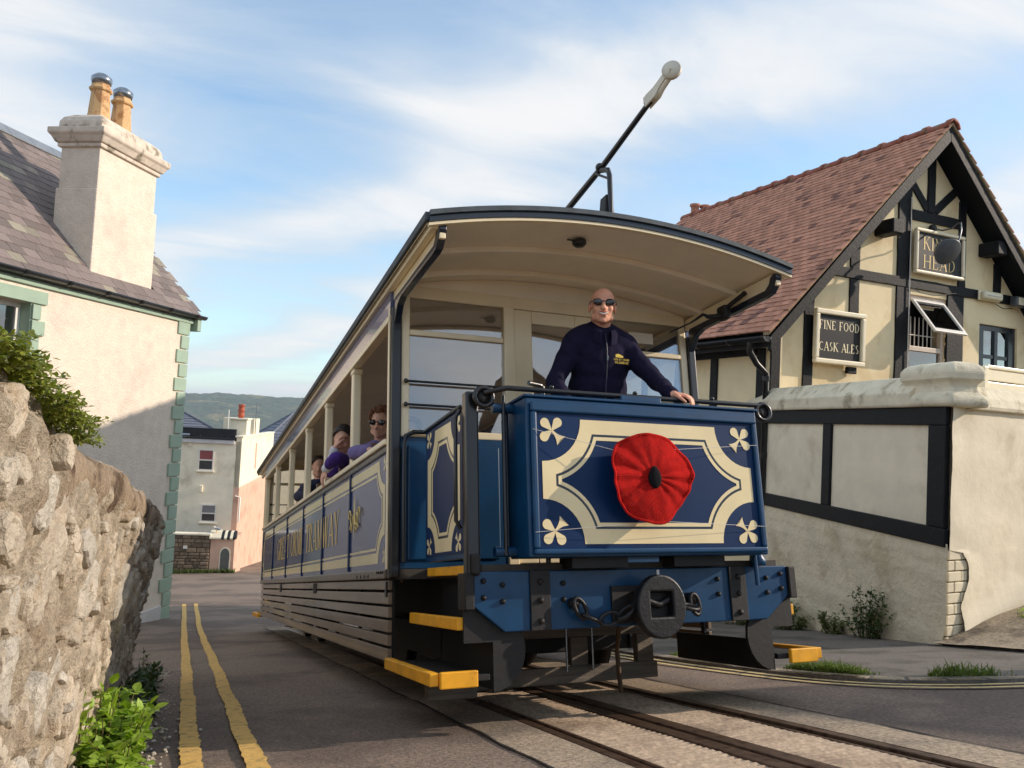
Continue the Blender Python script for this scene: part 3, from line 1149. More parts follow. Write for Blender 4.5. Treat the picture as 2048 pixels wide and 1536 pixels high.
roof_u = lambda x: 2.605 + 0.155 * (1 - (x / 1.19) ** 2)
xs = rng(-1.19, 1.19, 0.085)
Y0, Y1 = -0.04, 10.45
rf = MB()
rf.sheet(lambda x, y: (x, y, roof_u(x)), xs, rng(Y0, Y1, 0.5))
rf.build('roof', roof_grey, tram)
MB().sheet(lambda x, y: (x, y, roof_u(x) - 0.032), xs[::-1], rng(Y0 + .01, Y1, 0.25)).build('ceiling', cream_dim, tram)
# front and rear edge of the roof: gutter strip over a navy band
for ye, s in ((Y0, -1), (Y1, 1)):
    mb, m2, m3 = MB(), MB(), MB()
    for i in range(len(xs) - 1):
        x0, x1 = xs[i], xs[i + 1]
        a, b = roof_u(x0), roof_u(x1)
        for q, z0, z1, d0, d1 in ((mb, -0.012, 0.016, -0.02, 0.035), (m2, -0.046, -0.013, -0.02, 0.02), (m3, -0.064, -0.047, -0.02, 0.012)):
            ya, yb = ye + s * d0, ye + s * d1
            v = [(x0, ya, a + z0), (x1, ya, b + z0), (x1, yb, b + z0), (x0, yb, a + z0), (x0, ya, a + z1), (x1, ya, b + z1), (x1, yb, b + z1), (x0, yb, a + z1)]
            q.add(v, [(0, 3, 2, 1), (4, 5, 6, 7), (0, 1, 5, 4), (2, 3, 7, 6), (1, 2, 6, 5), (3, 0, 4, 7)])
    fixn(mb.build('roof_gutter', roof_grey, tram))
    fixn(m2.build('roof_edge_band', navy, tram))
    fixn(m3.build('roof_edge_lip', cream, tram))
for y in (0.42, 0.82, 9.8):
    mb = MB()
    for i in range(len(xs) - 1):
        x0, x1 = xs[i] * 0.93, xs[i + 1] * 0.93
        a, b = roof_u(x0), roof_u(x1)
        mb.add([(x0, y - .03, a - .068), (x1, y - .03, b - .068), (x1, y + .03, b - .068), (x0, y + .03, a - .068), (x0, y - .03, a - .033), (x1, y - .03, b - .033), (x1, y + .03, b - .033), (x0, y + .03, a - .033)],
               [(0, 3, 2, 1), (0, 1, 5, 4), (2, 3, 7, 6)])
    fixn(mb.build('ceiling_rib', cream_dim, tram, 0.008))
for s in (-1, 1):
    # cornice and rain strip along the side
    MB().box(s * 1.19 - 0.018, s * 1.19 + 0.018, Y0, Y1, 2.575, 2.625).build('roof_side_edge', roof_grey, tram, 0.006)
    MB().box(*sorted((s * 1.125, s * 1.17)), Y0 + 0.02, Y1, 2.545, 2.574).build('cornice', cream, tram, 0.006)
    MB().box(*sorted((s * 1.095, s * 1.145)), YF, YB, 2.39, 2.544).build('letterboard', side_blue, tram)
    MB().box(*sorted((s * 1.09, s * 1.155)), YF, YB, 2.345, 2.389).build('window_header', cream, tram, 0.006)
    # canopy valance
    for ya, yb in ((Y0 + 0.02, YF), (YB, Y1)):
        MB().box(*sorted((s * 1.09, s * 1.124)), ya, yb, 2.492, 2.575).build('canopy_side', cream, tram, 0.004)
    MB().prism([(-0.03, 2.57), (0.0, 2.574), (0.03, 2.56), (0.05, 2.52), (0.09, 2.4915), (0.94, 2.4915), (0.958, 2.47), (0.958, 2.32), (0.93, 2.36), (0.88, 2.42), (0.80, 2.447), (0.10, 2.447), (0.04, 2.455), (0.0, 2.49), (-0.03, 2.54)], 'x', *sorted((s * 1.085, s * 1.130))).build('canopy_bracket', navy, tram, 0.006)
    # waist rail, sill, panel
    MB().box(*sorted((s * 1.07, s * 1.165)), YF + 0.04, YB, 1.555, 1.592).build('window_sill', cream, tram, 0.008)
    MB().box(*sorted((s * 1.10, s * 1.146)), YF + 0.04, YB, 1.515, 1.554).build('sill_moulding', navy, tram, 0.006)
    panel = MB().box(*sorted((s * 1.10, s * W)), YF + 0.04, YB, 0.80, 1.5148).build('side_panel', side_blue, tram)
    fixn(panel)
    for y in PIL + [YB - 0.02]:
        MB().box(*sorted((s * W, s * (W + 0.012))), y - 0.022, y + 0.022, 0.805, 1.512).build('panel_batten', blue_panel, panel, 0.003)
    for y in PIL + [YB - 0.05]:
        MB().box(*sorted((s * 1.075, s * 1.14)), y - 0.045, y + 0.045, 1.592, 2.345).build('window_pillar', cream, tram, 0.012)
        MB().box(*sorted((s * 1.068, s * 1.146)), y - 0.062, y + 0.062, 2.30, 2.344).build('pillar_head', cream, tram, 0.012)
    MB().box(*sorted((s * 1.10, s * 1.15)), YF + 0.04, YB, 0.745, 0.80).build('solebar_moulding', mat('grey_brown_moulding', srgb(104, 92, 80), 0.4, 0.15, 8, coat=0.3), tram, 0.008)
    # corner posts
    for y in (YF, YB):
        MB().box(*sorted((s * 1.075, s * 1.14)), y - 0.04, y + 0.035, 0.745, 2.44).build('corner_post', black_paint, tram, 0.012)
        MB().box(*sorted((s * 1.141, s * 1.150)), y + (0.0 if y == YF else -0.034), y + (0.034 if y == YF else 0.0), 0.80, 2.44).build('post_cover_strip', cream, tram, 0.002)
    # slatted skirt
    z = 0.275
    for i in range(6):
        hgt = (0.072, 0.060, 0.068, 0.060, 0.068, 0.056)[i]
        for a, b in ((1.02, 3.9), (3.905, 6.7), (6.705, 9.4)):
            MB().box(*sorted((s * 1.105, s * 1.13)), a, b, z, z + hgt).build('skirt_slat', slat_m, tram, 0.004)
        z += hgt + 0.0155
    for y in (1.06, 2.0, 2.9, 3.85, 3.96, 4.9, 5.8, 6.65, 6.76, 7.7, 8.6, 9.35):
        MB().box(*sorted((s * 1.085, s * 1.104)), y - 0.02, y + 0.02, 0.27, 0.745).build('skirt_strap', black_dull, tram)
        if y in (3.85, 3.96, 1.06, 6.65, 6.76):
            MB().box(*sorted((s * 1.1305, s * 1.140)), y - 0.018, y + 0.018, 0.64, 0.73).build('skirt_hinge', black_paint, tram, 0.003)
    for y in (1.09, 1.14, 1.19, 1.24, 1.5, 1.62, 1.74, 1.86):
        MB().ell((s * 1.151, y, 0.785 if y < 1.3 else 0.765), (0.006, 0.011, 0.011), None, 8, 6).build('rivet', black_paint, tram)


# painted lining on the visible side panel and its mirror
def side_place(s, d):
    return lambda p: (s * (W + d), p[0], p[1])


for s in (-1, 1):
    yc, zc = (YF + 0.06 + YB) / 2, 1.165
    a, b = (YB - YF - 0.06) / 2 - 0.07, 0.325
    pl = side_place(s, 0.0016)
    sh = lambda o: [(p[0] + yc, p[1] + zc) for p in o]
    ring_mb(sh(concave(a, b, 0.17, 0.0)), sh(concave(a, b, 0.17, 0.066)), pl).build('cream_band', gold_cream, tram)
    ring_mb(sh(concave(a, b, 0.17, 0.082)), sh(concave(a, b, 0.17, 0.098)), pl).build('cream_line', gold_cream, tram)
    pl2 = side_place(s, 0.0018)
    for yy_, a2 in ((YF + 0.10, 0), (YB - 0.10, PI)):
        for zz_ in (0.885, 1.445):
            fixn(club(pl2, yy_ + (0.035 if a2 == 0 else -0.035), zz_, (R(45) if zz_ < 1 else R(-45)) if a2 == 0 else (R(135) if zz_ < 1 else R(-135)), 0.036).build('corner_flourish', gold_cream, tram))
    if s < 0:
        TM = Matrix(((0, 1, 0, -(W + 0.0012)), (-1, 0, 0, 5.0), (0, 0, 1, 1.03), (0, 0, 0, 1)))
    else:
        TM = Matrix(((0, -1, 0, (W + 0.0012)), (1, 0, 0, 5.0), (0, 0, 1, 1.03), (0, 0, 0, 1)))
    text_mb('GREAT ORME TRAMWAY', 0.27, TM, 1.5, 0.09, 1.0).build('fleet_lettering', gold, tram, kind='stuff')
    # crest with scrolls between the first two bays
    cm = MB()
    cyy, czz = 2.06, 1.18
    n = 20
    xo = W + 0.013
    P3 = lambda y, z: (s * (xo), y, z)
    cm.add([P3(cyy + w * q, czz + z) for q, (z, w) in [(1, (0.17, 0.002)), (1, (0.12, 0.012)), (1, (0.03, 0.028)), (1, (-0.05, 0.022)), (1, (-0.13, 0.006)), (1, (-0.15, 0.0)), (-1, (-0.13, 0.006)), (-1, (-0.05, 0.022)), (-1, (0.03, 0.028)), (-1, (0.12, 0.012))]], [tuple(range(10))])
    for q in (-1, 1):
        for (c0, z0, r0, a0, a1) in ((0.085, 0.0, 0.055, -200, 60), (0.17, 0.03, 0.04, 180, -60), (0.11, -0.075, 0.035, 0, 230)):
            pts = [(cyy + q * (c0 + r0 * (1 - 0.35 * i / n) * math.cos(R(a0 + (a1 - a0) * i / n))), czz + z0 + r0 * (1 - 0.35 * i / n) * math.sin(R(a0 + (a1 - a0) * i / n))) for i in range(n + 1)]
            cm.tube([(s * (xo + 0.0), y, z) for y, z in pts], 0.006, 6)
    fixn(cm.build('crest_scrollwork', gold, tram))

# bulkheads: cream framing with glazed lights over blue panels
for yb, s in ((YF, -1), (YB, 1)):
    mb = MB()
    t0, t1 = yb - 0.02, yb + 0.02
    mb.box(-1.075, 1.075, t0, t1, 2.515, 2.60)
    for sx in (-1, 1):
        mb.box(*sorted((sx * 1.02, sx * 1.075)), t0, t1, 1.60, 2.515)
        mb.box(*sorted((sx * 0.30, sx * 0.375)), t0 - 0.012, t1 + .012, 0.81, 2.514)
        mb.box(*sorted((sx * 0.376, sx * 1.019)), t0, t1, 2.262, 2.30)
        mb.box(*sorted((sx * 0.376, sx * 1.019)), t0, t1, 1.60, 1.648)
        mb.box(*sorted((sx * 0.165, sx * 0.298)), t0 + .004, t1 - .004, 0.82, 2.512)
    mb.box(-0.164, 0.164, t0 + .004, t1 - .004, 2.42, 2.512)
    mb.box(-0.164, 0.164, t0 + .004, t1 - .004, 0.82, 1.56)
    bh = mb.build('bulkhead_frame', cream, tram, 0.007)
    # arch-topped cream tympanum up to the roof
    xs2 = rng(-1.07, 1.07, 0.1)
    MB().add([(x, yb - s * 0.0 + q, z) for q in (-0.012, 0.012) for x in xs2 for z in (2.58, roof_u(x) - 0.034)],
             [(2 * i + o, 2 * i + 2 + o, 2 * i + 3 + o, 2 * i + 1 + o) for o in (0, 2 * len(xs2)) for i in range(len(xs2) - 1)]).build('bulkhead_head', cream_dim, tram)
    for sx in (-1, 1):
        MB().box(*sorted((sx * 0.376, sx * 1.019)), yb - .003, yb + .003, 2.30, 2.515).build('upper_pane', glass, bh)
        MB().box(*sorted((sx * 0.376, sx * 1.019)), yb - .003, yb + .003, 1.648, 2.262).build('lower_pane', glass, bh)
        mo = MB().box(*sorted((sx * 0.378, sx * 1.10)), t0 - .003, t1, FL, 1.598).build('bulkhead_panel', blue_frame, tram, 0.004)
        MB().box(*sorted((sx * 0.43, sx * 1.03)), t0 - .02, t0 - .004, FL + .05, 1.55).build('raised_field', blue_frame, mo, 0.012)
        for z in (1.80, 1.95):
            MB().tube([(sx * 0.36, t0 - 0.025, z), (sx * 1.05, t0 - 0.025, z)], 0.008, 8).build('window_bar', black_paint, bh)
        for z in (1.80, 1.95):
            MB().ell((sx * 1.05, t0 - 0.025, z), (0.014, 0.012, 0.016), None, 10, 6).build('bar_boss', black_paint, bh)
    MB().box(-0.164, 0.164, yb - .003, yb + .003, 1.56, 2.42).build('door_pane', glass, bh)
    # black curved edging of the panel beside the entrance
    MB().tube([(-1.06, t0 - 0.03, 0.84), (-1.06, t0 - 0.03, 1.55), (-1.05, t0 - 0.03, 1.60), (-1.0, t0 - 0.03, 1.625), (-0.6, t0 - 0.03, 1.63)], 0.014, 8).build('grab_rail', black_paint, tram)
MB().box(0.60, 0.80, YF - 0.006, YF - 0.0035, 2.36, 2.44).build('window_sticker', mat('pale_notice', srgb(226, 216, 196), 0.7, 0.03, 5), bh)

# floor, underframe, platforms
MB().box(-1.10, 1.10, YF - 0.02, YB + .02, 0.74, FL).build('floor', floor_m, tram)
for ya, yb in ((0.02, YF - 0.021), (YB + .021, 10.38)):
    MB().box(-0.90, 0.90, ya, yb, 0.74, FL - .002).build('platform_floor', floor_m, tram)
for s in (-1, 1):
    MB().box(*sorted((s * 0.62, s * 0.72)), 0.05, 10.35, 0.50, 0.739).build('underframe_beam', black_dull, tram)
    for y in (2.2, 7.9):
        pass
for yc in (2.35, 7.85):
    for s in (-1, 1):
        for dy in (-0.62, 0.62):
            T = Matrix.Translation((s * 0.53, yc + dy, 0.33)) @ Matrix.Rotation(PI / 2, 4, 'Y')
            MB().lathe([(0.05, -0.06), (0.10, -0.05), (0.30, -0.045), (0.325, -0.04), (0.33, 0.03), (0.30, 0.035), (0.28, 0.02), (0.1, 0.02), (0.05, 0.06)], 28, T).build('wheel', black_dull, tram)
        MB().box(*sorted((s * 0.64, s * 0.70)), yc - 1.05, yc + 1.05, 0.24, 0.46).build('truck_side', black_dull, tram, 0.01)
    for dy in (-1.0, 1.0):
        MB().box(-0.70, 0.70, yc + dy - .03, yc + dy + .03, 0.24, 0.47).build('truck_end', black_dull, tram, 0.01)
# life-guard timbers under the front
MB().box(-0.80, 0.66, 0.98, 1.03, 0.085, 0.185).build('life_guard_board', grey_plank, tram, 0.006)
MB().box(-0.92, -0.62, 0.90, 0.98, 0.055, 0.145).build('life_guard_block', grey_plank, tram, 0.006)
MB().box(-0.72, 0.62, 1.00, 1.04, 0.36, 0.47).build('guard_crosspiece', grey_plank, tram, 0.006)
for x in (-0.40, 0.10, 0.58):
    MB().box(x - 0.06, x + 0.06, 0.99, 1.05, 0.186, 0.359).build('guard_upright', grey_plank, tram, 0.005)
for x in (-0.02, 0.16):
    MB().tube([(x, 0.93, 0.50), (x, 0.93, 0.16)], 0.007, 6).build('guard_rod', steel, tram)
MB().tube([(0.02, 0.30, 0.50), (0.10, 0.45, 0.47), (0.17, 0.60, 0.40), (0.22, 0.72, 0.28), (0.27, 0.80, 0.14), (0.30, 0.84, 0.03)], 0.014, 8).build('hose', mat('dusty_hose', srgb(110, 88, 66), 0.8, 0.2, 10), tram)

# buffer beam
def beam_poly():
    return [(-0.95, 0.765), (-0.95, 0.60), (-0.79, 0.475), (0.79, 0.475), (0.95, 0.60), (0.95, 0.765)]


for yb, s in ((0.0, -1), (10.4, 1)):
    bmx = fixn(MB().prism(beam_poly(), 'y', yb, yb + 0.10).build('buffer_beam', blue_frame, tram, 0.006))
    f0 = yb if s < 0 else yb + 0.10
    for x in (-0.60, 0.60):
        MB().box(x - 0.055, x + 0.055, *sorted((f0 + s * 0.001, f0 + s * 0.014)), 0.475, 0.768).build('strap_plate', black_dull, bmx, 0.004)
        for z in (0.52, 0.62, 0.71):
            MB().ell((x, f0 + s * 0.016, z), (0.016, 0.014, 0.016), None, 10, 6).build('bolt', black_dull, bmx)
    for x in (-0.90, -0.80, -0.47, 0.47, 0.80, 0.90):
        for z in (0.62, 0.70):
            MB().ell((x, f0 + s * 0.004, z + (0.02 if abs(x) > .85 else 0)), (0.014, 0.018, 0.014), None, 10, 6).build('bolt', black_dull, bmx)
    for x in (-1, 1):
        MB().box(*sorted((x * 0.951, x * 1.0)), f0 - 0.02 if s < 0 else f0 - .1, f0 + 0.1 if s < 0 else f0 + .02, 0.585, 0.76).build('beam_end', black_dull, bmx, 0.006)
    MB().box(-0.20, 0.20, *sorted((f0 + s * 0.001, f0 + s * 0.016)), 0.49, 0.68).build('coupler_plate', black_dull, bmx, 0.004)
# coupler: oval iron plate with a square eye
cp = MB()
n = 40
v, f = [], []
hole = []
for i in range(n):
    t = 2 * PI * i / n
    v_ = (0.143 * math.cos(t), 0.158 * math.sin(t))
    m_ = max(abs(math.cos(t)), abs(math.sin(t)))
    h_ = (0.066 * math.cos(t) / m_, 0.062 * math.sin(t) / m_ + 0.012)
    hole.append((v_, h_))
for y in (-0.18, -0.12):
    for o_, h_ in hole:
        v += [(o_[0], y, 0.573 + o_[1]), (h_[0], y, 0.573 + h_[1])]
for i in range(n):
    j = (i + 1) % n
    f += [(2 * i, 2 * j, 2 * j + 1, 2 * i + 1), (2 * n + 2 * i, 2 * n + 2 * i + 1, 2 * n + 2 * j + 1, 2 * n + 2 * j), (2 * i, 2 * n + 2 * i, 2 * n + 2 * j, 2 * j), (2 * i + 1, 2 * j + 1, 2 * n + 2 * j + 1, 2 * n + 2 * i + 1)]
fixn(cp.add(v, f).build('coupler', iron, tram, 0.010))
MB().box(-0.09, 0.09, -0.12, 0.0, 0.50, 0.65).build('coupler_shank', black_dull, tram, 0.01)
MB().tube([(-0.06, -0.14, 0.60), (0.0, -0.145, 0.58), (0.06, -0.14, 0.605)], 0.018, 8).build('coupler_pin', iron, tram)
MB().tube([(0.0, -0.15, 0.73), (0.0, -0.15, 0.755)], 0.01, 8).build('coupler_pin_head', steel, tram)


def link(c, ang, tilt, name='chain_link', a=0.055, b=0.03, r=0.011):
    pts = []
    for i in range(20):
        t = 2 * PI * i / 20
        p = Vector((a * math.cos(t), b * math.sin(t) * math.cos(tilt), b * math.sin(t) * math.sin(tilt)))
        p.rotate(Euler((0, ang, 0)))
        pts.append(Vector(c) + p)
    MB().tube(pts, r, 8, closed=True).build(name, iron, tram)


for c, a, t in (((-0.40, -0.05, 0.575), R(60), 1.4), ((-0.345, -0.07, 0.525), R(20), 0.2), ((-0.26, -0.09, 0.52), R(-15), 1.4), ((-0.175, -0.11, 0.55), R(-35), 0.3)):
    link(c, a, t)
for c, a, t in (((0.19, -0.13, 0.565), R(10), 0.4), ((0.255, -0.09, 0.575), R(75), 1.4)):
    link(c, a, t)
MB().lathe([(0.03, 0), (0.03, 0.03), (0.018, 0.05)], 10, Matrix.Translation((-0.42, -0.0, 0.60)) @ Matrix.Rotation(PI / 2, 4, 'X')).build('chain_eye', iron, tram)
MB().lathe([(0.035, 0), (0.035, 0.05), (0.025, 0.07)], 10, Matrix.Translation((0.27, -0.0, 0.60)) @ Matrix.Rotation(PI / 2, 4, 'X')).build('chain_eye', iron, tram)

# dash: boxed blue panel with mouldings and cream lining
DX, DZ0, DZ1, DY = 0.715, 0.825, 1.625, -0.175
DC = (DZ0 + DZ1) / 2
dash = MB().box(-DX, DX, DY + 0.02, 0.10, DZ0, DZ1).build('dash', blue_frame, tram, 0.008)
fr = MB()
for (x0, x1, z0, z1) in ((-0.695, 0.695, 1.548, 1.600), (-0.695, 0.695, 0.838, 0.866), (-0.695, -0.664, 0.8665, 1.5475), (0.664, 0.695, 0.8665, 1.5475)):
    fr.box(x0, x1, DY - 0.006, DY + 0.019, z0, z1)
fr.build('dash_moulding', blue_frame, dash, 0.009)
MB().box(-0.6635, 0.6635, DY + 0.012, DY + 0.0195, 0.8665, 1.5475).build('dash_field', blue_panel, dash)
MB().box(-DX - 0.01, DX + 0.01, DY + 0.01, 0.11, 1.6255, 1.64).build('dash_cap', blue_frame, dash, 0.005)


def dplace(d):
    return lambda p: (p[0], DY + 0.012 - d, DC - 0.022 + p[1])


for (i0, i1, m_, d_) in ((0, 0.074, gold_cream, 0.0022), (0.074, 0.087, navy, 0.0016), (0.087, 0.106, gold_cream, 0.0022)):
    ring_mb(concave(0.637, 0.316, 0.222, i0)[::-1], concave(0.637, 0.316, 0.222, i1)[::-1], dplace(d_)).build('dash_lining', m_, dash)
for sx in (-1, 1):
    for sz in (-1, 1):
        an = math.atan2(-sz, -sx)
        fixn(club(dplace(0.0024), sx * 0.578, sz * 0.252, an, 0.050).build('corner_flourish', gold_cream, dash))
# handrail over the dash with curled ends
hp = [(-0.90, -0.06, 1.655)] + [(x, -0.12, 1.672) for x in (-0.8, -0.5, 0.0, 0.5, 0.78)]
MB().tube(hp, 0.014, 8).build('dash_handrail', black_paint, dash)
for x, y in ((-0.90, -0.05), (0.80, -0.12)):
    pts = [(x + 0.048 * math.cos(2 * PI * i / 20), y, 1.635 + 0.048 * math.sin(2 * PI * i / 20)) for i in range(20)]
    MB().tube(pts, 0.014, 8, closed=True).build('handrail_scroll', black_paint, dash)
    MB().lathe([(0.04, -0.004), (0.04, 0.004)], 16, Matrix.Translation((x, y + .004, 1.635)) @ Matrix.Rotation(PI / 2, 4, 'X')).build('scroll_disc', black_dull, dash)
for x in (-0.55, -0.05, 0.45):
    MB().ell((x, -0.12, 1.692), (0.014, 0.014, 0.012), None, 10, 6).build('handrail_knob', black_paint, dash)
MB().box(-0.15, 0.10, -0.14, -0.06, 1.641, 1.672).build('rail_clip', blue_frame, dash, 0.005)
for z in (1.595, 0.86):
    MB().tube([(-0.716, 0.02, z), (-0.83, 0.02, z)], 0.026, 12).build('hinge_barrel', blue_frame, dash)
MB().tube([(-0.775, 0.0, 0.84), (-0.775, 0.0, 1.66)], 0.012, 8).build('gate_rod', black_paint, dash)
MB().tube([(-0.745, 0.05, 0.84), (-0.745, 0.05, 1.60)], 0.016, 8).build('gate_rod', navy, dash)
MB().tube([(0.70, -0.05, 0.84), (0.70, -0.055, 0.66)], 0.012, 8).build('dash_stay', blue_frame, dash)
MB().lathe([(0.04, 0), (0.045, 0.03), (0.03, 0.05), (0.03, 0.09)], 14, Matrix.Translation((0.745, -0.02, 0.768))).build('dash_socket', blue_frame, dash)
MB().tube([(0.735, -0.05, 1.60), (0.78, -0.03, 1.56), (0.80, 0.0, 1.48), (0.80, 0.0, 1.02), (0.78, 0.0, 0.98)], 0.012, 8).build('side_grab_rail', black_paint, dash)
for x in (-0.30, 0.30):
    MB().box(x - 0.16, x + 0.16, -0.10, 0.05, 0.772, 0.824).build('dash_bearer', black_dull, dash)

# platform gate beside the steps, on both sides
for s in (-1, 1):
    X = s * 0.95
    if s < 0:
        gt = MB().box(X - 0.015, X + 0.015, 0.07, 0.80, 0.83, 1.615).build('platform_gate', blue_frame, tram, 0.005)
        MB().box(*sorted((X + s * 0.0155, X + s * 0.019)), 0.10, 0.77, 0.86, 1.585).build('gate_field', blue_panel, gt)
        gp_ = lambda d: (lambda p: (X + s * (0.019 + d), 0.435 + p[0], 1.222 + p[1]))
        for (i0, i1, m_, d_) in ((0, 0.072, gold_cream, 0.0018), (0.072, 0.086, navy, 0.0014), (0.086, 0.104, gold_cream, 0.0018)):
            fixn(ring_mb(concave(0.30, 0.345, 0.15, i0), concave(0.30, 0.345, 0.15, i1), gp_(d_)).build('gate_lining', m_, gt))
        for a in (-1, 1):
            for b in (-1, 1):
                fixn(club(gp_(0.002), a * 0.265, b * 0.305, math.atan2(-b, -a), 0.036).build('corner_flourish', gold_cream, gt))
        MB().tube([(X + s * 0.02, 0.80, 1.60), (X + s * 0.02, 0.12, 1.615), (X + s * 0.03, 0.09, 1.60)], 0.012, 8).build('gate_rail', black_paint, gt)
        MB().tube([(X + s * 0.03, 0.10, 1.59), (X + s * 0.055, 0.10, 1.55), (X + s * 0.055, 0.10, 1.02), (X + s * 0.03, 0.10, 0.98)], 0.011, 8).build('gate_handle', black_paint, gt)
        MB().box(X - 0.035, X + 0.035, -0.015, 0.058, 0.745, 1.67).build('gate_post', black_paint, tram, 0.012)
        MB().box(X - 0.02, X + 0.02, -0.06, 0.065, 0.75, 0.85).build('gate_hinge', black_dull, tram, 0.01)
    # steps
    for ya, yb, mir in ((0.0, 0.95, 1), (9.45, 10.40, 0)):
        fy = ya if mir else yb
        st1 = MB().box(*sorted((s * 0.86, s * 1.15)), ya + 0.03, yb, 0.255, 0.285).build('lower_step', black_dull, tram, 0.004)
        MB().box(*sorted((s * 1.12, s * 1.165)), ya + 0.02, yb, 0.245, 0.305).build('step_nosing', yellow_paint, st1, 0.005)
        MB().box(*sorted((s * 0.93, s * 1.119)), *( (ya + 0.0, ya + 0.028) if mir else (yb, yb + .04)), 0.232, 0.308).build('step_nosing', yellow_paint, st1, 0.006)
        st2 = MB().box(*sorted((s * 0.82, s * 0.985)), ya + 0.05, yb, 0.50, 0.53).build('upper_step', black_dull, tram, 0.004)
        MB().box(*sorted((s * 0.986, s * 1.02)), ya + 0.05, yb, 0.49, 0.55).build('step_nosing', yellow_paint, st2, 0.005)
        MB().box(*sorted((s * 0.905, s * 0.94)), ya + 0.10, yb - 0.1, 0.752, 0.80).build('platform_nosing', yellow_paint, tram, 0.005)
        MB().box(*sorted((s * 0.80, s * 0.82)), ya + 0.05, yb, 0.20, 0.74 if s < 0 else 0.36).build('riser', black_dull, tram)
        # curved black stringer plate closing the steps at the end
        arcp = [(s * 0.86, 0.58), (s * 0.99, 0.60)] if False else []
        yq = 0.035 if mir else 10.36
        pl = [(s * 0.985, 0.58), (s * 0.985, 0.50)] + [(s * (0.80 + 0.0), 0.58)]
        out = [(s * 0.84, 0.585), (s * 0.84, 0.20)] + [(s * (0.84 - 0.17 * math.sin(t)), 0.39 - 0.19 * math.cos(t)) for t in [PI * q / 12 for q in range(1, 12)]] + [(s * 0.84, 0.582)]
        fixn(MB().prism(out[:-1], 'y', yq, yq + 0.02).build('step_stringer', black_dull, tram))
        MB().box(*sorted((s * 0.84, s * 0.99)), yq, yq + .02, 0.43, 0.70).build('step_bracket', black_dull, tram)

# trolley for the telegraph wire
MB().tube([(0, 3.2, 2.91), (0, 0.734, 3.16), (0, 0.185, 3.222), (0, -0.40, 3.325)], [0.024, 0.022, 0.019, 0.016], 10).build('trolley_pole', black_paint, tram)
MB().box(-0.05, 0.05, 3.1, 3.3, 2.74, 2.92).build('trolley_base', black_paint, tram, 0.01)
MB().prism([(-0.055, 2.745), (0.045, 2.745), (0.018, 3.0), (-0.022, 3.0)], 'y', 0.12, 0.20).build('trolley_stand', black_dull, tram, 0.006)
MB().tube([(0.0, 0.115, 2.80), (0.0, 0.105, 3.12), (0.0, 0.12, 3.165), (-0.012, 0.18, 3.19)], 0.017, 8).build('trolley_stay', black_paint, tram)
MB().tube([(-0.0, 0.11, 3.10), (-0.02, 0.24, 3.195)], 0.008, 8).build('trolley_stay', black_paint, tram)
MB().ell((-0.012, 0.20, 3.222), (0.027, 0.03, 0.027), None, 12, 8).build('trolley_swivel', black_paint, tram)
TH = Matrix.Translation((0, -0.40, 3.325)) @ Matrix.Rotation(R(8), 4, 'Z') @ Matrix.Translation((0, 0.40, -3.325))
for x in (-0.018, 0.018):
    fk = MB().prism([(-0.37, 3.295), (-0.46, 3.315), (-0.50, 3.345), (-0.585, 3.385), (-0.60, 3.405), (-0.58, 3.42), (-0.555, 3.415), (-0.45, 3.375), (-0.38, 3.365)], 'x', x - 0.005, x + 0.005)
    fk.v = [TH @ Vector(q) for q in fk.v]
    fk.build('trolley_fork', white_metal, tram, 0.003)
MB().box(-0.022, 0.022, -0.44, -0.36, 3.318, 3.362, TH).build('trolley_socket', white_metal, tram, 0.004)
MB().lathe([(0.01, -0.013), (0.053, -0.011), (0.053, -0.006), (0.042, 0.0), (0.053, 0.006), (0.053, 0.011), (0.01, 0.013)], 32, TH @ Matrix.Translation((0.0, -0.585, 3.405)) @ Matrix.Rotation(R(38), 4, 'Z') @ Matrix.Rotation(PI / 2, 4, 'Y')).build('trolley_wheel', white_metal, tram)

# fittings under the canopy
MB().lathe([(0.045, 0), (0.043, -0.02), (0.030, -0.035), (0.005, -0.04)], 20, Matrix.Translation((-0.17, 0.22, 2.71))).build('ceiling_lamp', black_paint, tram)
MB().box(-0.25, -0.20, 0.215, 0.225, 2.705, 2.712).build('lamp_conduit', black_paint, tram)
MB().box(1.00, 1.06, 0.40, 0.50, 2.40, 2.50).build('bell_bracket', black_dull, tram, 0.02)
MB().tube([(1.03, 0.45, 2.47), (1.06, 0.25, 2.53)], 0.016, 8).build('bell_arm', black_dull, tram)
MB().tube([(1.02, 0.46, 2.43), (0.93, 0.50, 2.43), (0.91, 0.52, 2.45), (0.86, 0.60, 2.41), (0.75, 0.70, 2.36)], [0.02, 0.016, 0.012, 0.006, 0.006], 8).build('bell_lever', black_dull, tram)
MB().tube([(-0.50, 0.10, 0.80), (-0.50, 0.10, 1.72), (-0.50, 0.10, 1.745), (-0.515, 0.095, 1.755), (-0.60, 0.06, 1.755)], 0.014, 8).build('brake_handle', black_paint, tram)
MB().lathe([(0.07, 0), (0.07, 0.75), (0.09, 0.78), (0.09, 0.82), (0.05, 0.84)], 16, Matrix.Translation((-0.20, 0.12, 0.80))).build('brake_column', black_paint, tram)

# seats inside
for i in range(6):
    y = 1.75 + i * 1.28
    for s in (-1, 1):
        MB().box(*sorted((s * 0.30, s * 1.06)), y - 0.22, y + 0.22, 1.20, 1.24).build('seat', varnish, tram, 0.01)
        MB().box(*sorted((s * 0.30, s * 1.06)), y + 0.20, y + 0.24, 1.26, 1.72).build('seat_back', varnish, tram, 0.01)
        MB().box(*sorted((s * 0.34, s * 0.38)), y - 0.2, y + 0.2, 0.80, 1.20).build('seat_leg', black_dull, tram)
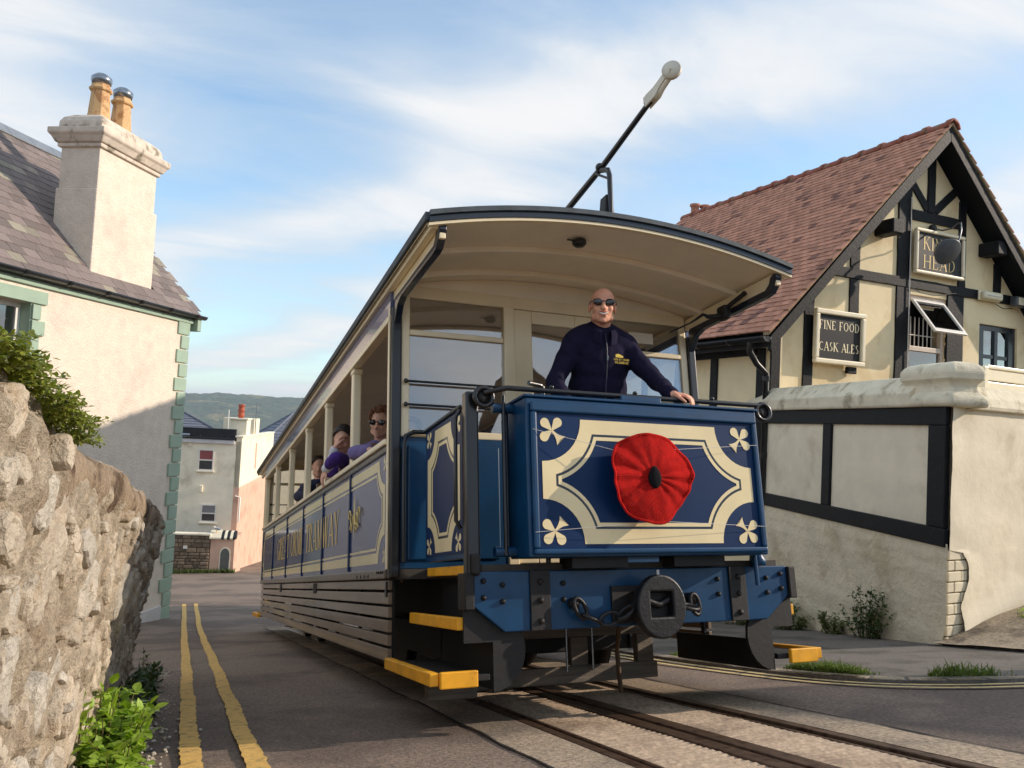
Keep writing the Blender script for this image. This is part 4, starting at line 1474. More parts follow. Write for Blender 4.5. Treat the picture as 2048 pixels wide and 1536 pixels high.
# ------------------------------------------------------------------ the timbered inn
inn_render = mat('warm_cream_render', srgb(247, 228, 186), 0.8, 0.05, 2.5, col2=srgb(232, 208, 162), c2s=1.1, bump=0.25, bs=18, bdist=0.012)
timber = mat('black_timber', srgb(17, 18, 22), 0.6, 0.25, 10, col2=srgb(84, 78, 72), c2s=13, c2lo=0.68, c2hi=0.80, c2amt=0.7, spec=0.25, bump=0.5, bs=26, bdist=0.012)
tile_m = mat('red_clay_tile', srgb(184, 132, 108), 0.85, 0.14, 14, rand=0.20, rcol=srgb(92, 62, 58), rthr=0.93, bump=0.25, bs=40)
ridge_m = mat('red_ridge_tile', srgb(148, 86, 68), 0.8, 0.2, 10, col2=srgb(120, 112, 84), c2s=7, c2lo=0.52, c2hi=0.66)
verge_m = mat('lichen_verge_mortar', srgb(150, 132, 104), 0.95, 0.25, 14, col2=srgb(108, 100, 74), c2s=8, bump=0.8, bs=30, bdist=0.02)
sign_black = mat('sign_black', srgb(22, 23, 27), 0.5, 0.05, 5, spec=0.3)
sign_frame = mat('sign_cream_frame', srgb(244, 232, 202), 0.35, 0.04, 5)
letter_cream = mat('letter_cream', srgb(246, 230, 190), 0.45, 0.03, 5)
letter_gold = mat('letter_gold', srgb(214, 186, 122), 0.4, 0.05, 5, metal=0.2)
frosted = mat('lamp_diffuser', srgb(228, 220, 190), 0.3, 0.05, 5)
blue_slate_ = mat('grey_house_slate', srgb(96, 98, 106), 0.7, 0.15, 8)
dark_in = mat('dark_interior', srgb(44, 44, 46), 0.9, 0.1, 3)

IM = frame((5.5, 5.9, 0), 87.0)
inn = thing('inn', 'timber framed cream inn with red tiled roof and black beams', 'building', IM)
RS, RZ, EX, EZ = 3.24, 6.66, -0.37, 2.96
PB = math.atan2(RZ - EZ, RS - EX)
cP, sP = math.cos(PB), math.sin(PB)
slope_z = lambda x: RZ - 0.22 - abs(x - RS) * math.tan(PB)
base = -2.6
# front wall with window and door openings
wx = [0.0, 2.86, 3.74, 4.58, 5.58, 6.48]
fw = MB()
WT = 0.25
zw0, zw1, zd1 = 1.9, 3.93, 3.62


def gable_poly(x0, x1, z0):
    pts = [(x0, z0), (x1, z0), (x1, slope_z(x1))]
    if x0 < RS < x1:
        pts.append((RS, slope_z(RS)))
    pts.append((x0, slope_z(x0)))
    return pts


fw.prism(gable_poly(0, 2.86, base), 'y', 0, WT)
fw.prism(gable_poly(2.86, 3.74, zw1), 'y', 0, WT)
fw.prism([(2.86, base), (3.74, base), (3.74, zw0), (2.86, zw0)], 'y', 0, WT)
fw.prism(gable_poly(3.74, 4.58, base), 'y', 0, WT)
fw.prism(gable_poly(4.58, 5.58, zd1), 'y', 0, WT)
fw.prism(gable_poly(5.58, 6.48, base), 'y', 0, WT)
fw.box(0.0, 0.25, WT, 6.5, base, 3.1).box(6.23, 6.48, WT, 6.5, base, 3.1)
fw.prism(gable_poly(0, 6.48, base), 'y', 6.5, 6.75)
fixn(fw.build('wall', inn_render, inn))


def tb(name, a, b, w, y=-0.032, t=0.05, rough=0.008):
    """timber in the gable from (x,z) a to b; edges waver a little as hewn wood does"""
    A, B = Vector((a[0], a[1])), Vector((b[0], b[1]))
    L_ = (B - A).length
    d = (B - A) / L_
    nn = Vector((-d.y, d.x))
    n = max(2, int(L_ / 0.12))
    v, f = [], []
    sd = random.uniform(0, 50)
    for i in range(n + 1):
        p = A + d * (L_ * i / n)
        o0 = w / 2 + rough * fbm((i * 0.35 + sd, 1, 0), 3)
        o1 = w / 2 + rough * fbm((i * 0.35 + sd, 7, 0), 3)
        for o, yy_ in ((-o0, y), (o1, y), (o1, y + t), (-o0, y + t)):
            q = p + nn * o
            v.append((q.x, yy_, q.y))
        if i:
            k = (i - 1) * 4
            for e in range(4):
                f.append((k + e, k + (e + 1) % 4, k + 4 + (e + 1) % 4, k + 4 + e))
    f += [(3, 2, 1, 0), (4 * n, 4 * n + 1, 4 * n + 2, 4 * n + 3)]
    return fixn(MB().add(v, f).build(name, timber, inn, 0.008))


sx_ = lambda x: slope_z(x)
tb('tie_beam', (1.02, 4.10), (5.72, 4.10), 0.16, -0.036)
tb('collar_beam', (2.86, 5.235), (4.02, 5.235), 0.17, -0.030)
tb('king_post', (3.30, 5.32), (3.30, sx_(3.30) + 0.05), 0.17, -0.034)
tb('brace', (2.83, 5.78), (3.22, 5.36), 0.14, -0.026)
tb('brace', (3.92, 5.80), (3.40, 5.36), 0.14, -0.026)
tb('post', (2.70, 4.18), (2.70, sx_(2.70) + 0.05), 0.30, -0.028)
tb('post', (2.70, 1.6), (2.70, 4.02), 0.31, -0.028)
tb('post', (4.08, 4.18), (4.08, sx_(4.08) + 0.05), 0.17, -0.028)
tb('post', (3.94, 1.6), (3.94, 4.02), 0.40, -0.028)
tb('stud', (1.63, 3.30), (1.63, 4.02), 0.20, -0.024)
tb('stud', (1.63, 4.18), (1.63, sx_(1.63) + 0.05), 0.20, -0.024)
tb('stud', (0.72, 1.6), (0.72, sx_(0.72) + 0.05), 0.19, -0.024)
tb('stud', (5.0, 4.18), (5.0, sx_(5.0) + 0.05), 0.19, -0.024)
tb('corner_stud', (0.09, 1.0), (0.09, sx_(0.09) + 0.05), 0.18, -0.026)
for x in (2.15, 4.62):
    z = 4.88
    MB().box(x - 0.12, x + 0.12, -0.36, 0.0, z - 0.13, z + 0.10).build('purlin_end', timber, inn, 0.02)
# barge boards
for s in (-1, 1):
    e = (RS + s * 3.60, EZ - 0.16)
    top = (RS + s * 0.0, RZ - 0.10)
    A, B = Vector((e[0], 0, e[1])), Vector((top[0], 0, top[1]))
    v = []
    dn = Vector((-s * sP, 0, -cP)) if False else Vector((0, 0, -0.30))
    pts = [(e[0], e[1] + 0.11), (top[0], top[1] + 0.09), (top[0], top[1] - 0.16), (e[0] - s * 0.0, e[1] - 0.10)]
    fixn(MB().prism(pts if s > 0 else pts[::-1], 'y', -0.40, -0.34).build('barge_board', timber, inn, 0.008))
    # soffit between barge board and wall
    sp = [(e[0], e[1] + 0.12), (top[0], top[1] + 0.12), (top[0], top[1] + 0.06), (e[0], e[1] + 0.06)]
    fixn(MB().prism(sp if s > 0 else sp[::-1], 'y', -0.339, 6.6).build('soffit', timber, inn))
    vp = [(RS + s * 3.66, EZ - 0.05), (RS, RZ + 0.0), (RS, RZ + 0.10 - 0.045), (RS + s * 3.66, EZ + 0.005)]
    fixn(MB().prism(vp if s < 0 else vp[::-1], 'y', -0.425, -0.30).build('verge', verge_m, inn, 0.012))
roof_field(inn, 'roof_tile', tile_m, (EX - 0.03, 6.6, EZ - 0.01), (0, -1, 0), (cP, 0, sP), (-sP, 0, cP), 7.03, 5.15, 0.168, 0.116, 0.020, 0.20, keep=300, jit=0.004, camber=0.004)
roof_field(inn, 'far_roof_tile', tile_m, (2 * RS - EX + 0.03, -0.43, EZ - 0.01), (0, 1, 0), (-cP, 0, sP), (sP, 0, cP), 0.70, 5.15, 0.168, 0.116, 0.020, 0.20, keep=40, jit=0.004, camber=0.004)
MB().add([(2 * RS - EX, 0.2, EZ - .02), (2 * RS - EX, 6.6, EZ - .02), (RS, 6.6, RZ - .02), (RS, 0.2, RZ - .02)], [(0, 1, 2, 3)]).build('far_slope', tile_m, inn)
for i in range(16):
    y = -0.42 + i * 0.44
    arc = [(RS + 0.135 * math.cos(t), RZ - 0.055 + 0.135 * math.sin(t)) for t in [PI * q / 10 for q in range(11)]]
    arc2 = [(RS + 0.115 * math.cos(t), RZ - 0.055 + 0.115 * math.sin(t)) for t in [PI - PI * q / 10 for q in range(11)]]
    T = Matrix.Translation((0, 0, random.uniform(-.01, .012)))
    o = MB().prism(arc + arc2, 'y', y, y + 0.445, True).build('ridge_tile', ridge_m, inn)
    o.matrix_local = T
    fixn(o)
    c1 = [(RS + 0.152 * math.cos(t), RZ - 0.055 + 0.158 * math.sin(t)) for t in [PI * q / 10 for q in range(11)]]
    fixn(MB().prism(c1 + arc2, 'y', y - 0.03, y + 0.05, True).build('ridge_collar', ridge_m, o))
# chimney at the far end of the ridge
ic = MB().box(RS - 0.05, RS + 0.75, 6.05, 6.55, 5.6, 6.62).build('chimney', mat('red_brick_stack', srgb(140, 84, 66), 0.85, 0.2, 12, bump=0.4, bs=30), inn, 0.01)
for x, y in ((RS + 0.05, 6.3), (RS + 0.30, 6.25), (RS + 0.58, 6.3)):
    MB().lathe([(0.13, 0), (0.13, 0.05), (0.10, 0.07), (0.095, 0.26), (0.125, 0.28), (0.125, 0.33), (0.10, 0.335)], 14, Matrix.Translation((x, y, 6.60))).build('chimney_pot', tile_m, ic)
# eaves gutter and downpipe on the street side
arc = [(EX - 0.05 + 0.075 * math.cos(t), EZ - 0.06 + 0.075 * math.sin(t)) for t in [PI + PI * q / 10 for q in range(11)]]
arc += [(EX - 0.05 + 0.062 * math.cos(t), EZ - 0.06 + 0.062 * math.sin(t)) for t in [2 * PI - PI * q / 10 for q in range(11)]]
ig = fixn(MB().prism(arc, 'y', -0.40, 6.6, True).build('gutter', upvc_black, inn))
for y in (-0.395, 0.35, 1.1, 1.9, 2.8):
    MB().prism([(EX - 0.05 + 0.084 * math.cos(t), EZ - 0.06 + 0.084 * math.sin(t)) for t in [PI + PI * q / 10 for q in range(11)]], 'y', y, y + 0.05).build('gutter_clip', upvc_black, ig)
MB().box(EX + 0.03, EX + 0.06, -0.33, 6.6, EZ - 0.20, EZ - 0.03).build('eaves_board', timber, inn)
MB().tube([(EX - 0.05, -0.05, EZ - 0.10), (EX - 0.05, -0.05, EZ - 0.26), (EX + 0.08, -0.05, EZ - 0.42), (-0.10, -0.05, EZ - 0.55), (-0.10, -0.05, 0.2)], 0.045, 10).build('downpipe', upvc_black, inn)
for z in (2.3, 1.2):
    MB().tube([(-0.10, -0.05, z), (-0.10, -0.05, z + 0.07)], 0.054, 10).build('pipe_collar', upvc_black, inn)
for y in (0.08, 1.15, 2.1, 3.1):
    MB().box(-0.03, 0.0, y, y + 0.17, -2, 2.80).build('side_stud', timber, inn, 0.008)
MB().box(-0.035, 0.0, 0.26, 6.4, 2.70, 2.86).build('side_plate', timber, inn, 0.008)

# window with the top light tilted open
wf = MB()
for a, b, c, d in ((2.862, 2.93, zw0, zw1), (3.67, 3.738, zw0, zw1), (2.931, 3.669, zw1 - 0.07, zw1), (2.931, 3.669, 3.02, 3.10), (2.931, 3.669, zw0, zw0 + .08)):
    wf.box(a, b, 0.03, 0.11, c, d)
wo = wf.build('window_frame', mat('pinkish_white_frame', srgb(226, 208, 190), 0.45, 0.06, 6), inn, 0.008)
MB().box(2.931, 3.669, 0.07, 0.076, 1.98, 3.02).build('pane', glass, wo)
for i in range(7):
    x = 2.99 + i * 0.10
    MB().tube([(x, 0.15, 1.95), (x, 0.15, 3.6)], 0.010, 6).build('window_bar', white_paint, wo)
for z in (2.45, 2.85, 3.3):
    MB().tube([(2.93, 0.15, z), (3.67, 0.15, z)], 0.010, 6).build('window_bar', white_paint, wo)
TL = Matrix.Translation((0, 0.02, 3.86)) @ Matrix.Rotation(R(-38), 4, 'X')
sh = MB()
for a, b, c, d in ((2.93, 3.69, -0.055, 0), (2.93, 3.69, -0.72, -0.65), (2.93, 2.985, -0.65, -0.055), (3.635, 3.69, -0.65, -0.055)):
    sh.box(a, b, -0.02, 0.02, c, d, TL)
so_ = sh.build('top_light', white_paint, wo, 0.006)
MB().box(2.985, 3.635, -0.003, 0.003, -0.65, -0.055, TL).build('top_pane', glass_mat('sky_glass', refl=3.5), so_)
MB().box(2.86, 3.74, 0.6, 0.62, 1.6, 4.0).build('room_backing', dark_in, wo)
# door with small panes
dr = MB()
for a, b, c, d in ((4.582, 4.66, 1.2, zd1), (5.50, 5.578, 1.2, zd1), (4.661, 5.499, zd1 - 0.09, zd1), (4.661, 5.499, 1.2, 2.2), (4.661, 5.499, 2.62, 2.70), (5.04, 5.12, 2.2, zd1 - .09), (4.661, 4.75, 2.2, zd1 - .09), (5.41, 5.499, 2.2, zd1 - .09), (4.661, 5.499, 3.05, 3.11)):
    dr.box(a, b, 0.04 + (0.0 if b - a < 0.3 else 0.012), 0.12, c, d)
do = fixn(dr.build('door', mat('black_door_paint', srgb(24, 34, 44), 0.35, 0.08, 6, coat=0.3), inn))
MB().box(4.662, 5.498, 0.075, 0.081, 2.2, zd1 - 0.09).build('door_pane', glass, do)
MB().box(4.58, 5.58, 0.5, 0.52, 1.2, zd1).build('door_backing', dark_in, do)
MB().tube([(2.80, -0.05, 2.3), (2.80, -0.05, 5.5)], 0.008, 6).build('conduit', white_paint, inn)
MB().tube([(2.86, -0.05, 4.02), (3.05, -0.06, 3.96), (3.35, -0.06, 3.95), (3.65, -0.06, 4.0), (3.95, -0.05, 4.06)], 0.007, 6).build('cable', black_dull, inn)
MB().tube([(4.9, -0.06, 3.98), (5.1, -0.06, 3.92), (5.35, -0.06, 3.95)], 0.007, 6).build('cable', black_dull, inn)


def local_thing(name, label, cat, M, off, group=None):
    return thing(name, label, cat, M @ Matrix.Translation(off), group)


def sign(label, cxx, czz, w, h, y, fw_, lines, m_letter, weight, thick=0.05):
    t = local_thing('sign_board', label, 'sign', IM, (cxx, y, czz))
    MB().box(-w / 2 + fw_, w / 2 - fw_, -0.012, 0.02, -h / 2 + fw_, h / 2 - fw_).build('panel', sign_black, t)
    f_ = MB()
    for a, b, c, d in ((-w / 2, w / 2, h / 2 - fw_, h / 2), (-w / 2, w / 2, -h / 2, -h / 2 + fw_), (-w / 2, -w / 2 + fw_, -h / 2 + fw_ + .0005, h / 2 - fw_ - .0005), (w / 2 - fw_, w / 2, -h / 2 + fw_ + .0005, h / 2 - fw_ - .0005)):
        f_.box(a, b, -thick, 0.02, c, d)
    f_.build('frame', sign_frame, t, 0.018, 3)
    for txt, hh, z, wd, sp in lines:
        text_mb(txt, hh, Matrix.Translation((0, -0.0125, z)), weight, sp, wd).build('lettering', m_letter, t, kind='stuff')
    return t


sign('black sign reading KINGS HEAD in gold letters under the gable', 3.44, 4.635, 1.17, 0.74, -0.075, 0.055,
     [('KINGS', 0.215, 0.035, 0.86, 0.10), ('HEAD', 0.215, -0.265, 0.92, 0.14)], letter_gold, 0.9)
ff = sign('black sign reading FINE FOOD CASK ALES in a white frame', 1.24, 3.05, 1.02, 0.82, -0.10, 0.075,
          [('FINE FOOD', 0.135, 0.11, 0.80, 0.09), ('CASK ALES', 0.135, -0.215, 0.80, 0.09)], letter_cream, 1.25, 0.06)
MB().box(0.22, 0.40, 0.0, 0.07, -0.52, -0.42).build('bracket', timber, ff, 0.01)

# swan-neck lamp over the name board
lp = local_thing('wall_lamp', 'dark domed lamp on a swan neck in front of the KINGS HEAD sign', 'lamp', IM, (3.32, 0, 5.05))
MB().lathe([(0.07, 0), (0.07, 0.05), (0.05, 0.07)], 14, Matrix.Translation((-0.02, -0.03, 0.0)) @ Matrix.Rotation(PI / 2, 4, 'X')).build('wall_plate', iron, lp)
MB().tube([(-0.02, -0.08, 0.0), (0.02, -0.20, -0.05), (0.06, -0.34, -0.04), (0.04, -0.46, 0.02), (0.0, -0.54, 0.0), (-0.07, -0.60, -0.14), (-0.13, -0.62, -0.28), (-0.16, -0.62, -0.34)], 0.014, 8).build('swan_neck', mat('dull_steel', srgb(120, 124, 128), 0.4, 0.1, 6, metal=0.7), lp)
TLm = Matrix.Translation((-0.38, -0.60, -0.52)) @ Matrix.Rotation(R(18), 4, 'Y') @ Matrix.Rotation(R(-55), 4, 'X')
MB().lathe([(0.205, -0.03), (0.215, -0.02), (0.21, 0.0), (0.18, 0.07), (0.12, 0.13), (0.06, 0.155), (0.045, 0.17), (0.04, 0.22), (0.015, 0.23)], 28, TLm).build('lamp_shade', mat('grey_enamel', srgb(72, 78, 86), 0.35, 0.08, 6, coat=0.4), lp)
MB().tube([(-0.16, -0.62, -0.34), (-0.25, -0.62, -0.42), (-0.32, -0.62, -0.44)], 0.016, 8).build('lamp_collar', iron, lp)
bl = local_thing('bulkhead_light', 'pale oblong bulkhead light on the beam above the inn door', 'lamp', IM, (4.72, -0.04, 4.09))
MB().box(-0.27, 0.27, -0.04, 0.0, -0.085, 0.085).build('base', sign_frame, bl, 0.03, 3)
MB().box(-0.25, 0.25, -0.12, -0.041, -0.07, 0.07).build('diffuser', frosted, bl, 0.045, 4)
MB().tube([(-0.18, -0.123, 0.0), (0.18, -0.123, 0.0)], 0.012, 8).build('tube', white_paint, bl)
fl = local_thing('flood_lamp', 'grey flood lamp beside the bulkhead light on the inn beam', 'lamp', IM, (5.42, -0.06, 4.06))
MB().box(-0.17, 0.17, -0.15, 0.0, -0.09, 0.09).build('housing', MATS['grey_enamel'], fl, 0.04, 3)
MB().box(-0.14, 0.14, -0.157, -0.151, -0.065, 0.065).build('lens', frosted, fl, 0.01)
MB().tube([(0.17, -0.05, 0.0), (0.26, -0.05, 0.0)], 0.02, 8).build('gland', black_dull, fl)

# ------------------------------------------------------------------ terrace wall in front of the inn
par_render = mat('pale_smooth_render', srgb(240, 228, 202), 0.85, 0.07, 2.2, col2=srgb(212, 198, 170), c2s=1.3, c2lo=0.5, c2hi=0.72, bump=0.3, bs=14, bdist=0.014)
par_rough = mat('rough_render', srgb(236, 222, 192), 0.9, 0.08, 3, col2=srgb(212, 196, 164), c2s=1.6, bump=0.8, bs=13, bdist=0.03, bdetail=5)
coping_m = mat('weathered_coping', srgb(226, 216, 190), 0.88, 0.1, 5, col2=srgb(168, 156, 128), c2s=3.5, c2lo=0.5, c2hi=0.68, bump=0.5, bs=26, bdist=0.015)
brick_m = mat('painted_brick', srgb(230, 218, 190), 0.85, 0.08, 8, rand=0.07, bump=0.4, bs=30)
PM = frame((4.506, 2.015, 0), 13.7)
pw = thing('terrace_wall', 'pale rendered terrace wall with black framed panels in front of the inn', 'wall', PM)
PL = 5.0
fixn(MB().sheet(lambda x, z: (x, 0.0 + 0.004 * fbm((x * 3, z * 3, 0), 3), z), rng(0.3, PL, 0.1), rng(0.66, 1.73, 0.1)).build('upper_render', par_render, pw))
MB().box(0.17, PL, -0.35, -0.02, -1.7, 1.9).build('core', par_rough, pw)
RA = Matrix.Rotation(R(21.5), 4, 'Z')
MB().box(0.04, 0.35, -7, -0.16, -0.8, 1.9, RA).build('core', par_rough, pw)
MB().sheet(lambda x, z: (x, 0.022 + 0.012 * fbm((x * 7, z * 7, 0), 4) + 0.03 * sst(0.0, 0.25, gz(2.0 + x * .97) + 0.25 - z), z), rng(PL, 0.0, 0.05), rng(-1.6, 0.555, 0.05)).build('rough_base', par_rough, pw)


def ptimber(name, x0, x1, z0, z1, d=0.03):
    return MB().box(x0, x1, -0.02, d, z0, z1).build(name, timber, pw, 0.010)


ptimber('top_rail', 0.05, PL, 1.69, 1.87, 0.036)
ptimber('bottom_rail', 0.03, PL, 0.52, 0.695, 0.040)
ptimber('corner_post', 0.05, 0.315, 0.696, 1.689, 0.036)
ptimber('mid_post', 2.14, 2.33, 0.696, 1.689, 0.034)
ptimber('mid_post', 4.2, 4.4, 0.696, 1.689, 0.034)
# right-hand face, render broken away from the brick at the corner
def rface(y, z):
    return (0.0 + 0.012 * fbm((y * 2.6, z * 2.6, 6), 4) - 0.05 * sst(0.3, 0.0, z - (-0.40 + -y * 0.33)), y, z)


def broken(z):
    if z > 0.50:
        return 0.0
    return -0.20 - 0.10 * sst(0.0, 0.2, z) * sst(0.5, 0.3, z) - 0.02 * fbm((z * 9, 0, 0), 3)


zs = rng(-0.6, 0.50, 0.03) + rng(0.505, 1.93, 0.05)
fixn(MB().sheet(lambda t, z: (lambda y: (rface(y, z)[0] - (0.012 if z < .5 and t < 0.02 else 0), y, z))(broken(z) - t * (6.5 + broken(z)) if t < 1 else -6.5), [0, .012, .03, .05, .08, .11, .15, .2, .3, .45, .7, 1.0], zs).build('right_render', par_render, pw)).matrix_local = RA
for r_ in range(9):
    z = -0.42 + r_ * 0.103
    offs = (-0.215, -0.0) if r_ % 2 else (-0.11, -0.0)
    ya = 0.0
    for w_ in ((0.105, 0.215) if r_ % 2 else (0.215, 0.105)):
        MB().box(0.006 + random.uniform(0, .006), 0.045, ya - w_ + 0.006, ya - 0.002, z, z + 0.092).build('brick', brick_m, pw, 0.008).matrix_local = RA
        ya -= w_
# coping along both arms and the corner block
prof = [(-0.42, 1.871), (0.075, 1.871), (0.085, 1.90), (0.085, 2.02), (0.05, 2.06), (-0.08, 2.20), (-0.17, 2.215), (-0.27, 2.20), (-0.42, 2.05)]
cop = MB()
n = len(prof)
yy = rng(0.55, PL, 0.15)
v = [(x + 0.0, p[0] + 0.003 * fbm((x * 3, p[1] * 9, 1), 3), p[1] + 0.004 * fbm((x * 2.5, p[0] * 5, 3), 3)) for x in yy for p in prof]
f = [(i * n + k, i * n + (k + 1) % n, (i + 1) * n + (k + 1) % n, (i + 1) * n + k) for i in range(len(yy) - 1) for k in range(n)]
f += [tuple(range(n)), tuple((len(yy) - 1) * n + k for k in range(n))[::-1]]
fixn(cop.add(v, f).build('coping', coping_m, pw, 0.012))
prof2 = [(0.42, 1.86), (-0.05, 1.86), (-0.055, 1.90), (-0.02, 1.98), (0.06, 2.09), (0.16, 2.11), (0.26, 2.09), (0.42, 1.98)]
yy = rng(-0.20, -6.5, 0.15) if False else [-0.20 - 0.15 * i for i in range(43)]
n = len(prof2)
v = [(p[0] + 0.004 * fbm((y * 3, p[1] * 9, 1), 3), y, p[1] + 0.005 * fbm((y * 2.5, p[0] * 5, 3), 3)) for y in yy for p in prof2]
f = [(i * n + k, i * n + (k + 1) % n, (i + 1) * n + (k + 1) % n, (i + 1) * n + k) for i in range(len(yy) - 1) for k in range(n)]
f += [tuple(range(n)), tuple((len(yy) - 1) * n + k for k in range(n))[::-1]]
fixn(MB().add(v, f).build('coping', coping_m, pw, 0.012)).matrix_local = RA
bk = MB()
v, f = [], []
for i, (e, z) in enumerate(((0.05, 1.872), (0.06, 1.95), (0.0, 2.02), (-0.02, 2.09), (0.03, 2.15), (0.035, 2.24), (-0.01, 2.30), (-0.12, 2.325))):
    a0, a1, b0, b1 = -e, 0.74 + e, -0.30 - e, 0.03 + e
    a0 = max(a0, -0.08)
    for x, y in ((a0, b0), (a1, b0), (a1, b1), (a0, b1)):
        v.append((x + 0.01 * fbm((x * 5, y * 5, z), 2), y, z))
    if i:
        for q in range(4):
            f.append(((i - 1) * 4 + q, (i - 1) * 4 + (q + 1) % 4, i * 4 + (q + 1) % 4, i * 4 + q))
f += [(3, 2, 1, 0), (28, 29, 30, 31)]
fixn(bk.add(v, f).build('corner_block', coping_m, pw, 0.035, 3))
# terrace behind the wall
fixn(MB().prism([(0.50, -0.38), (6.5, -0.38), (6.5, -7.0), (3.2, -7.0)], 'z', -1.0, 1.45).build('terrace_floor', paving, pw))
fe = local_thing('fence_panel', 'cream boarded fence panel on the terrace at the inn door', 'fence', PM @ RA, (0.55, -1.42, 1.45))
MB().box(-0.04, 0.04, -0.05, 0.03, 0, 0.95).build('fence_post', sign_frame, fe, 0.01)
for i in range(6):
    MB().box(-0.015, 0.015, -1.6, -0.051, 0.10 + i * 0.14, 0.225 + i * 0.14).build('fence_board', sign_frame, fe, 0.008)
MB().box(-0.03, 0.03, -1.6, -0.051, 0.94 - .01, 0.97).build('fence_rail', sign_frame, fe, 0.008)

# ------------------------------------------------------------------ house up the street, past the right of the view
uh = thing('house', 'white gabled house farther up the street beyond the terrace wall', 'house', Matrix.Translation((9.2, -2.15, 0)))
fixn(MB().prism([(0, -1.5), (5.6, -1.5), (5.6, 3.1), (2.8, 5.12), (0, 3.1)], 'y', -9.0, 0).build('wall', par_render, uh))
for s_ in (0, 1):
    e = [(-0.15, 3.02), (2.8, 5.15), (2.8, 5.22), (-0.2, 3.07)]
    if s_:
        e = [(5.6 - p[0], p[1]) for p in e][::-1]
    fixn(MB().prism(e, 'y', -9.1, 0.1).build('roof', blue_slate_, uh))
for y in (-2.0, -4.5, -7.0):
    wo2 = MB().box(-0.03, 0.02, y - 0.5, y + 0.5, 0.9, 2.2).build('window', white_paint, uh)
    MB().box(-0.035, -0.031, y - 0.42, y + 0.42, 0.98, 2.12).build('pane', dark_in, wo2)
# ------------------------------------------------------------------ knitted poppy on the dash
def knit_mat():
    m = mat('red_wool_knit', srgb(240, 40, 34), 0.95, 0.10, 30, spec=0.15)
    N, L = m.node_tree.nodes, m.node_tree.links
    P = N['Principled BSDF']
    at = N.new('ShaderNodeAttribute')
    at.attribute_name = 'stitch'
    sp = N.new('ShaderNodeSeparateXYZ')
    L.new(at.outputs['Vector'], sp.inputs[0])

    def mth(op, a, b):
        n = N.new('ShaderNodeMath')
        n.operation = op
        for i, v in enumerate((a, b)):
            if isinstance(v, float):
                n.inputs[i].default_value = v
            else:
                L.new(v, n.inputs[i])
        return n.outputs[0]
    s1 = mth('SINE', mth('MULTIPLY', sp.outputs[0], 6.2832), 0.0)
    s2 = mth('SINE', mth('MULTIPLY', sp.outputs[1], 6.2832), 0.0)
    h = mth('MULTIPLY', mth('ADD', s1, 1.0), mth('ADD', s2, 1.4))
    b = N.new('ShaderNodeBump')
    b.inputs['Strength'].default_value = 1.0
    b.inputs['Distance'].default_value = 0.0028
    L.new(h, b.inputs['Height'])
    L.new(b.outputs[0], P.inputs['Normal'])
    return m


PC = Vector((-0.062, -0.232, 1.220))
pop = thing('knitted_poppy', 'large red knitted poppy with a black centre tied to the tram front', 'poppy', TRAM @ Matrix.Translation(PC))
nr, na = 34, 220
v, f, st = [], [], []
for j in range(nr + 1):
    q = j / nr
    for i in range(na):
        t = 2 * PI * i / na
        r = 0.236 * (1 + 0.035 * math.sin(3 * t + 0.6) + 0.022 * math.sin(5 * t + 2) + 0.012 * math.sin(8 * t))
        pl = 0.0055 * math.sin(13 * t + 1.6 * math.sin(2 * t) + 0.9 * math.sin(3 * t + 1)) * min(1, q * 2.2) * (0.5 + 0.5 * q) * (0.65 + 0.35 * math.sin(2 * t + 2)) + 0.004 * fbm((3 * q * math.cos(t), 3 * q * math.sin(t), 4), 3)
        y = -0.030 + 0.018 * q - 0.035 * math.sin(q * PI) * 0.5 - pl - 0.016 * q ** 3 * math.sin(4 * t + 1) - (0.008 if q > 0.96 else 0)
        v.append((r * q * math.cos(t), y, r * q * math.sin(t) * 0.99))
        st.append((q * 40, 0.7 * i if q > .0 else 0, 0))
for j in range(nr):
    for i in range(na):
        f.append((j * na + i, j * na + (i + 1) % na, (j + 1) * na + (i + 1) % na, (j + 1) * na + i))
po = MB().add(v, f, True).build('petals', knit_mat(), pop)
at = po.data.attributes.new('stitch', 'FLOAT_VECTOR', 'POINT')
at.data.foreach_set('vector', [c for s in st for c in s])
sm = po.modifiers.new('thick', 'SOLIDIFY')
sm.thickness = 0.006
wool_black = mat('black_wool', srgb(22, 20, 24), 0.95, 0.25, 60, bump=0.9, bs=160, bdist=0.004, spec=0.2)
bt = MB().ell((0.0, -0.052, -0.005), (0.038, 0.022, 0.058), None, 24, 16)
bt.v = [(x * (1 - 0.35 * max(0, (z + 0.005) / 0.058)), y, z) for x, y, z in bt.v]
bt.build('button', wool_black, pop)
string = mat('white_string', srgb(220, 214, 205), 0.8, 0.05, 5)
for a, b in (((-0.19, -0.012, 0.13), (-0.63, 0.048, 0.235)), ((0.16, -0.012, 0.15), (0.74, 0.048, 0.205)), ((0.04, -0.012, -0.225), (-0.63, 0.048, -0.275)), ((0.05, -0.012, -0.225), (0.74, 0.048, -0.245))):
    MB().tube([a, b], 0.0013, 5).build('string', string, pop)

# ------------------------------------------------------------------ people
def skin_mat(name, c):
    return mat(name, c, 0.5, 0.08, 18, col2=(c[0] * 0.85, c[1] * 0.62, c[2] * 0.58), c2s=22, c2lo=0.52, c2hi=0.72, c2amt=0.45, bump=0.08, bs=120, sss=0.12)


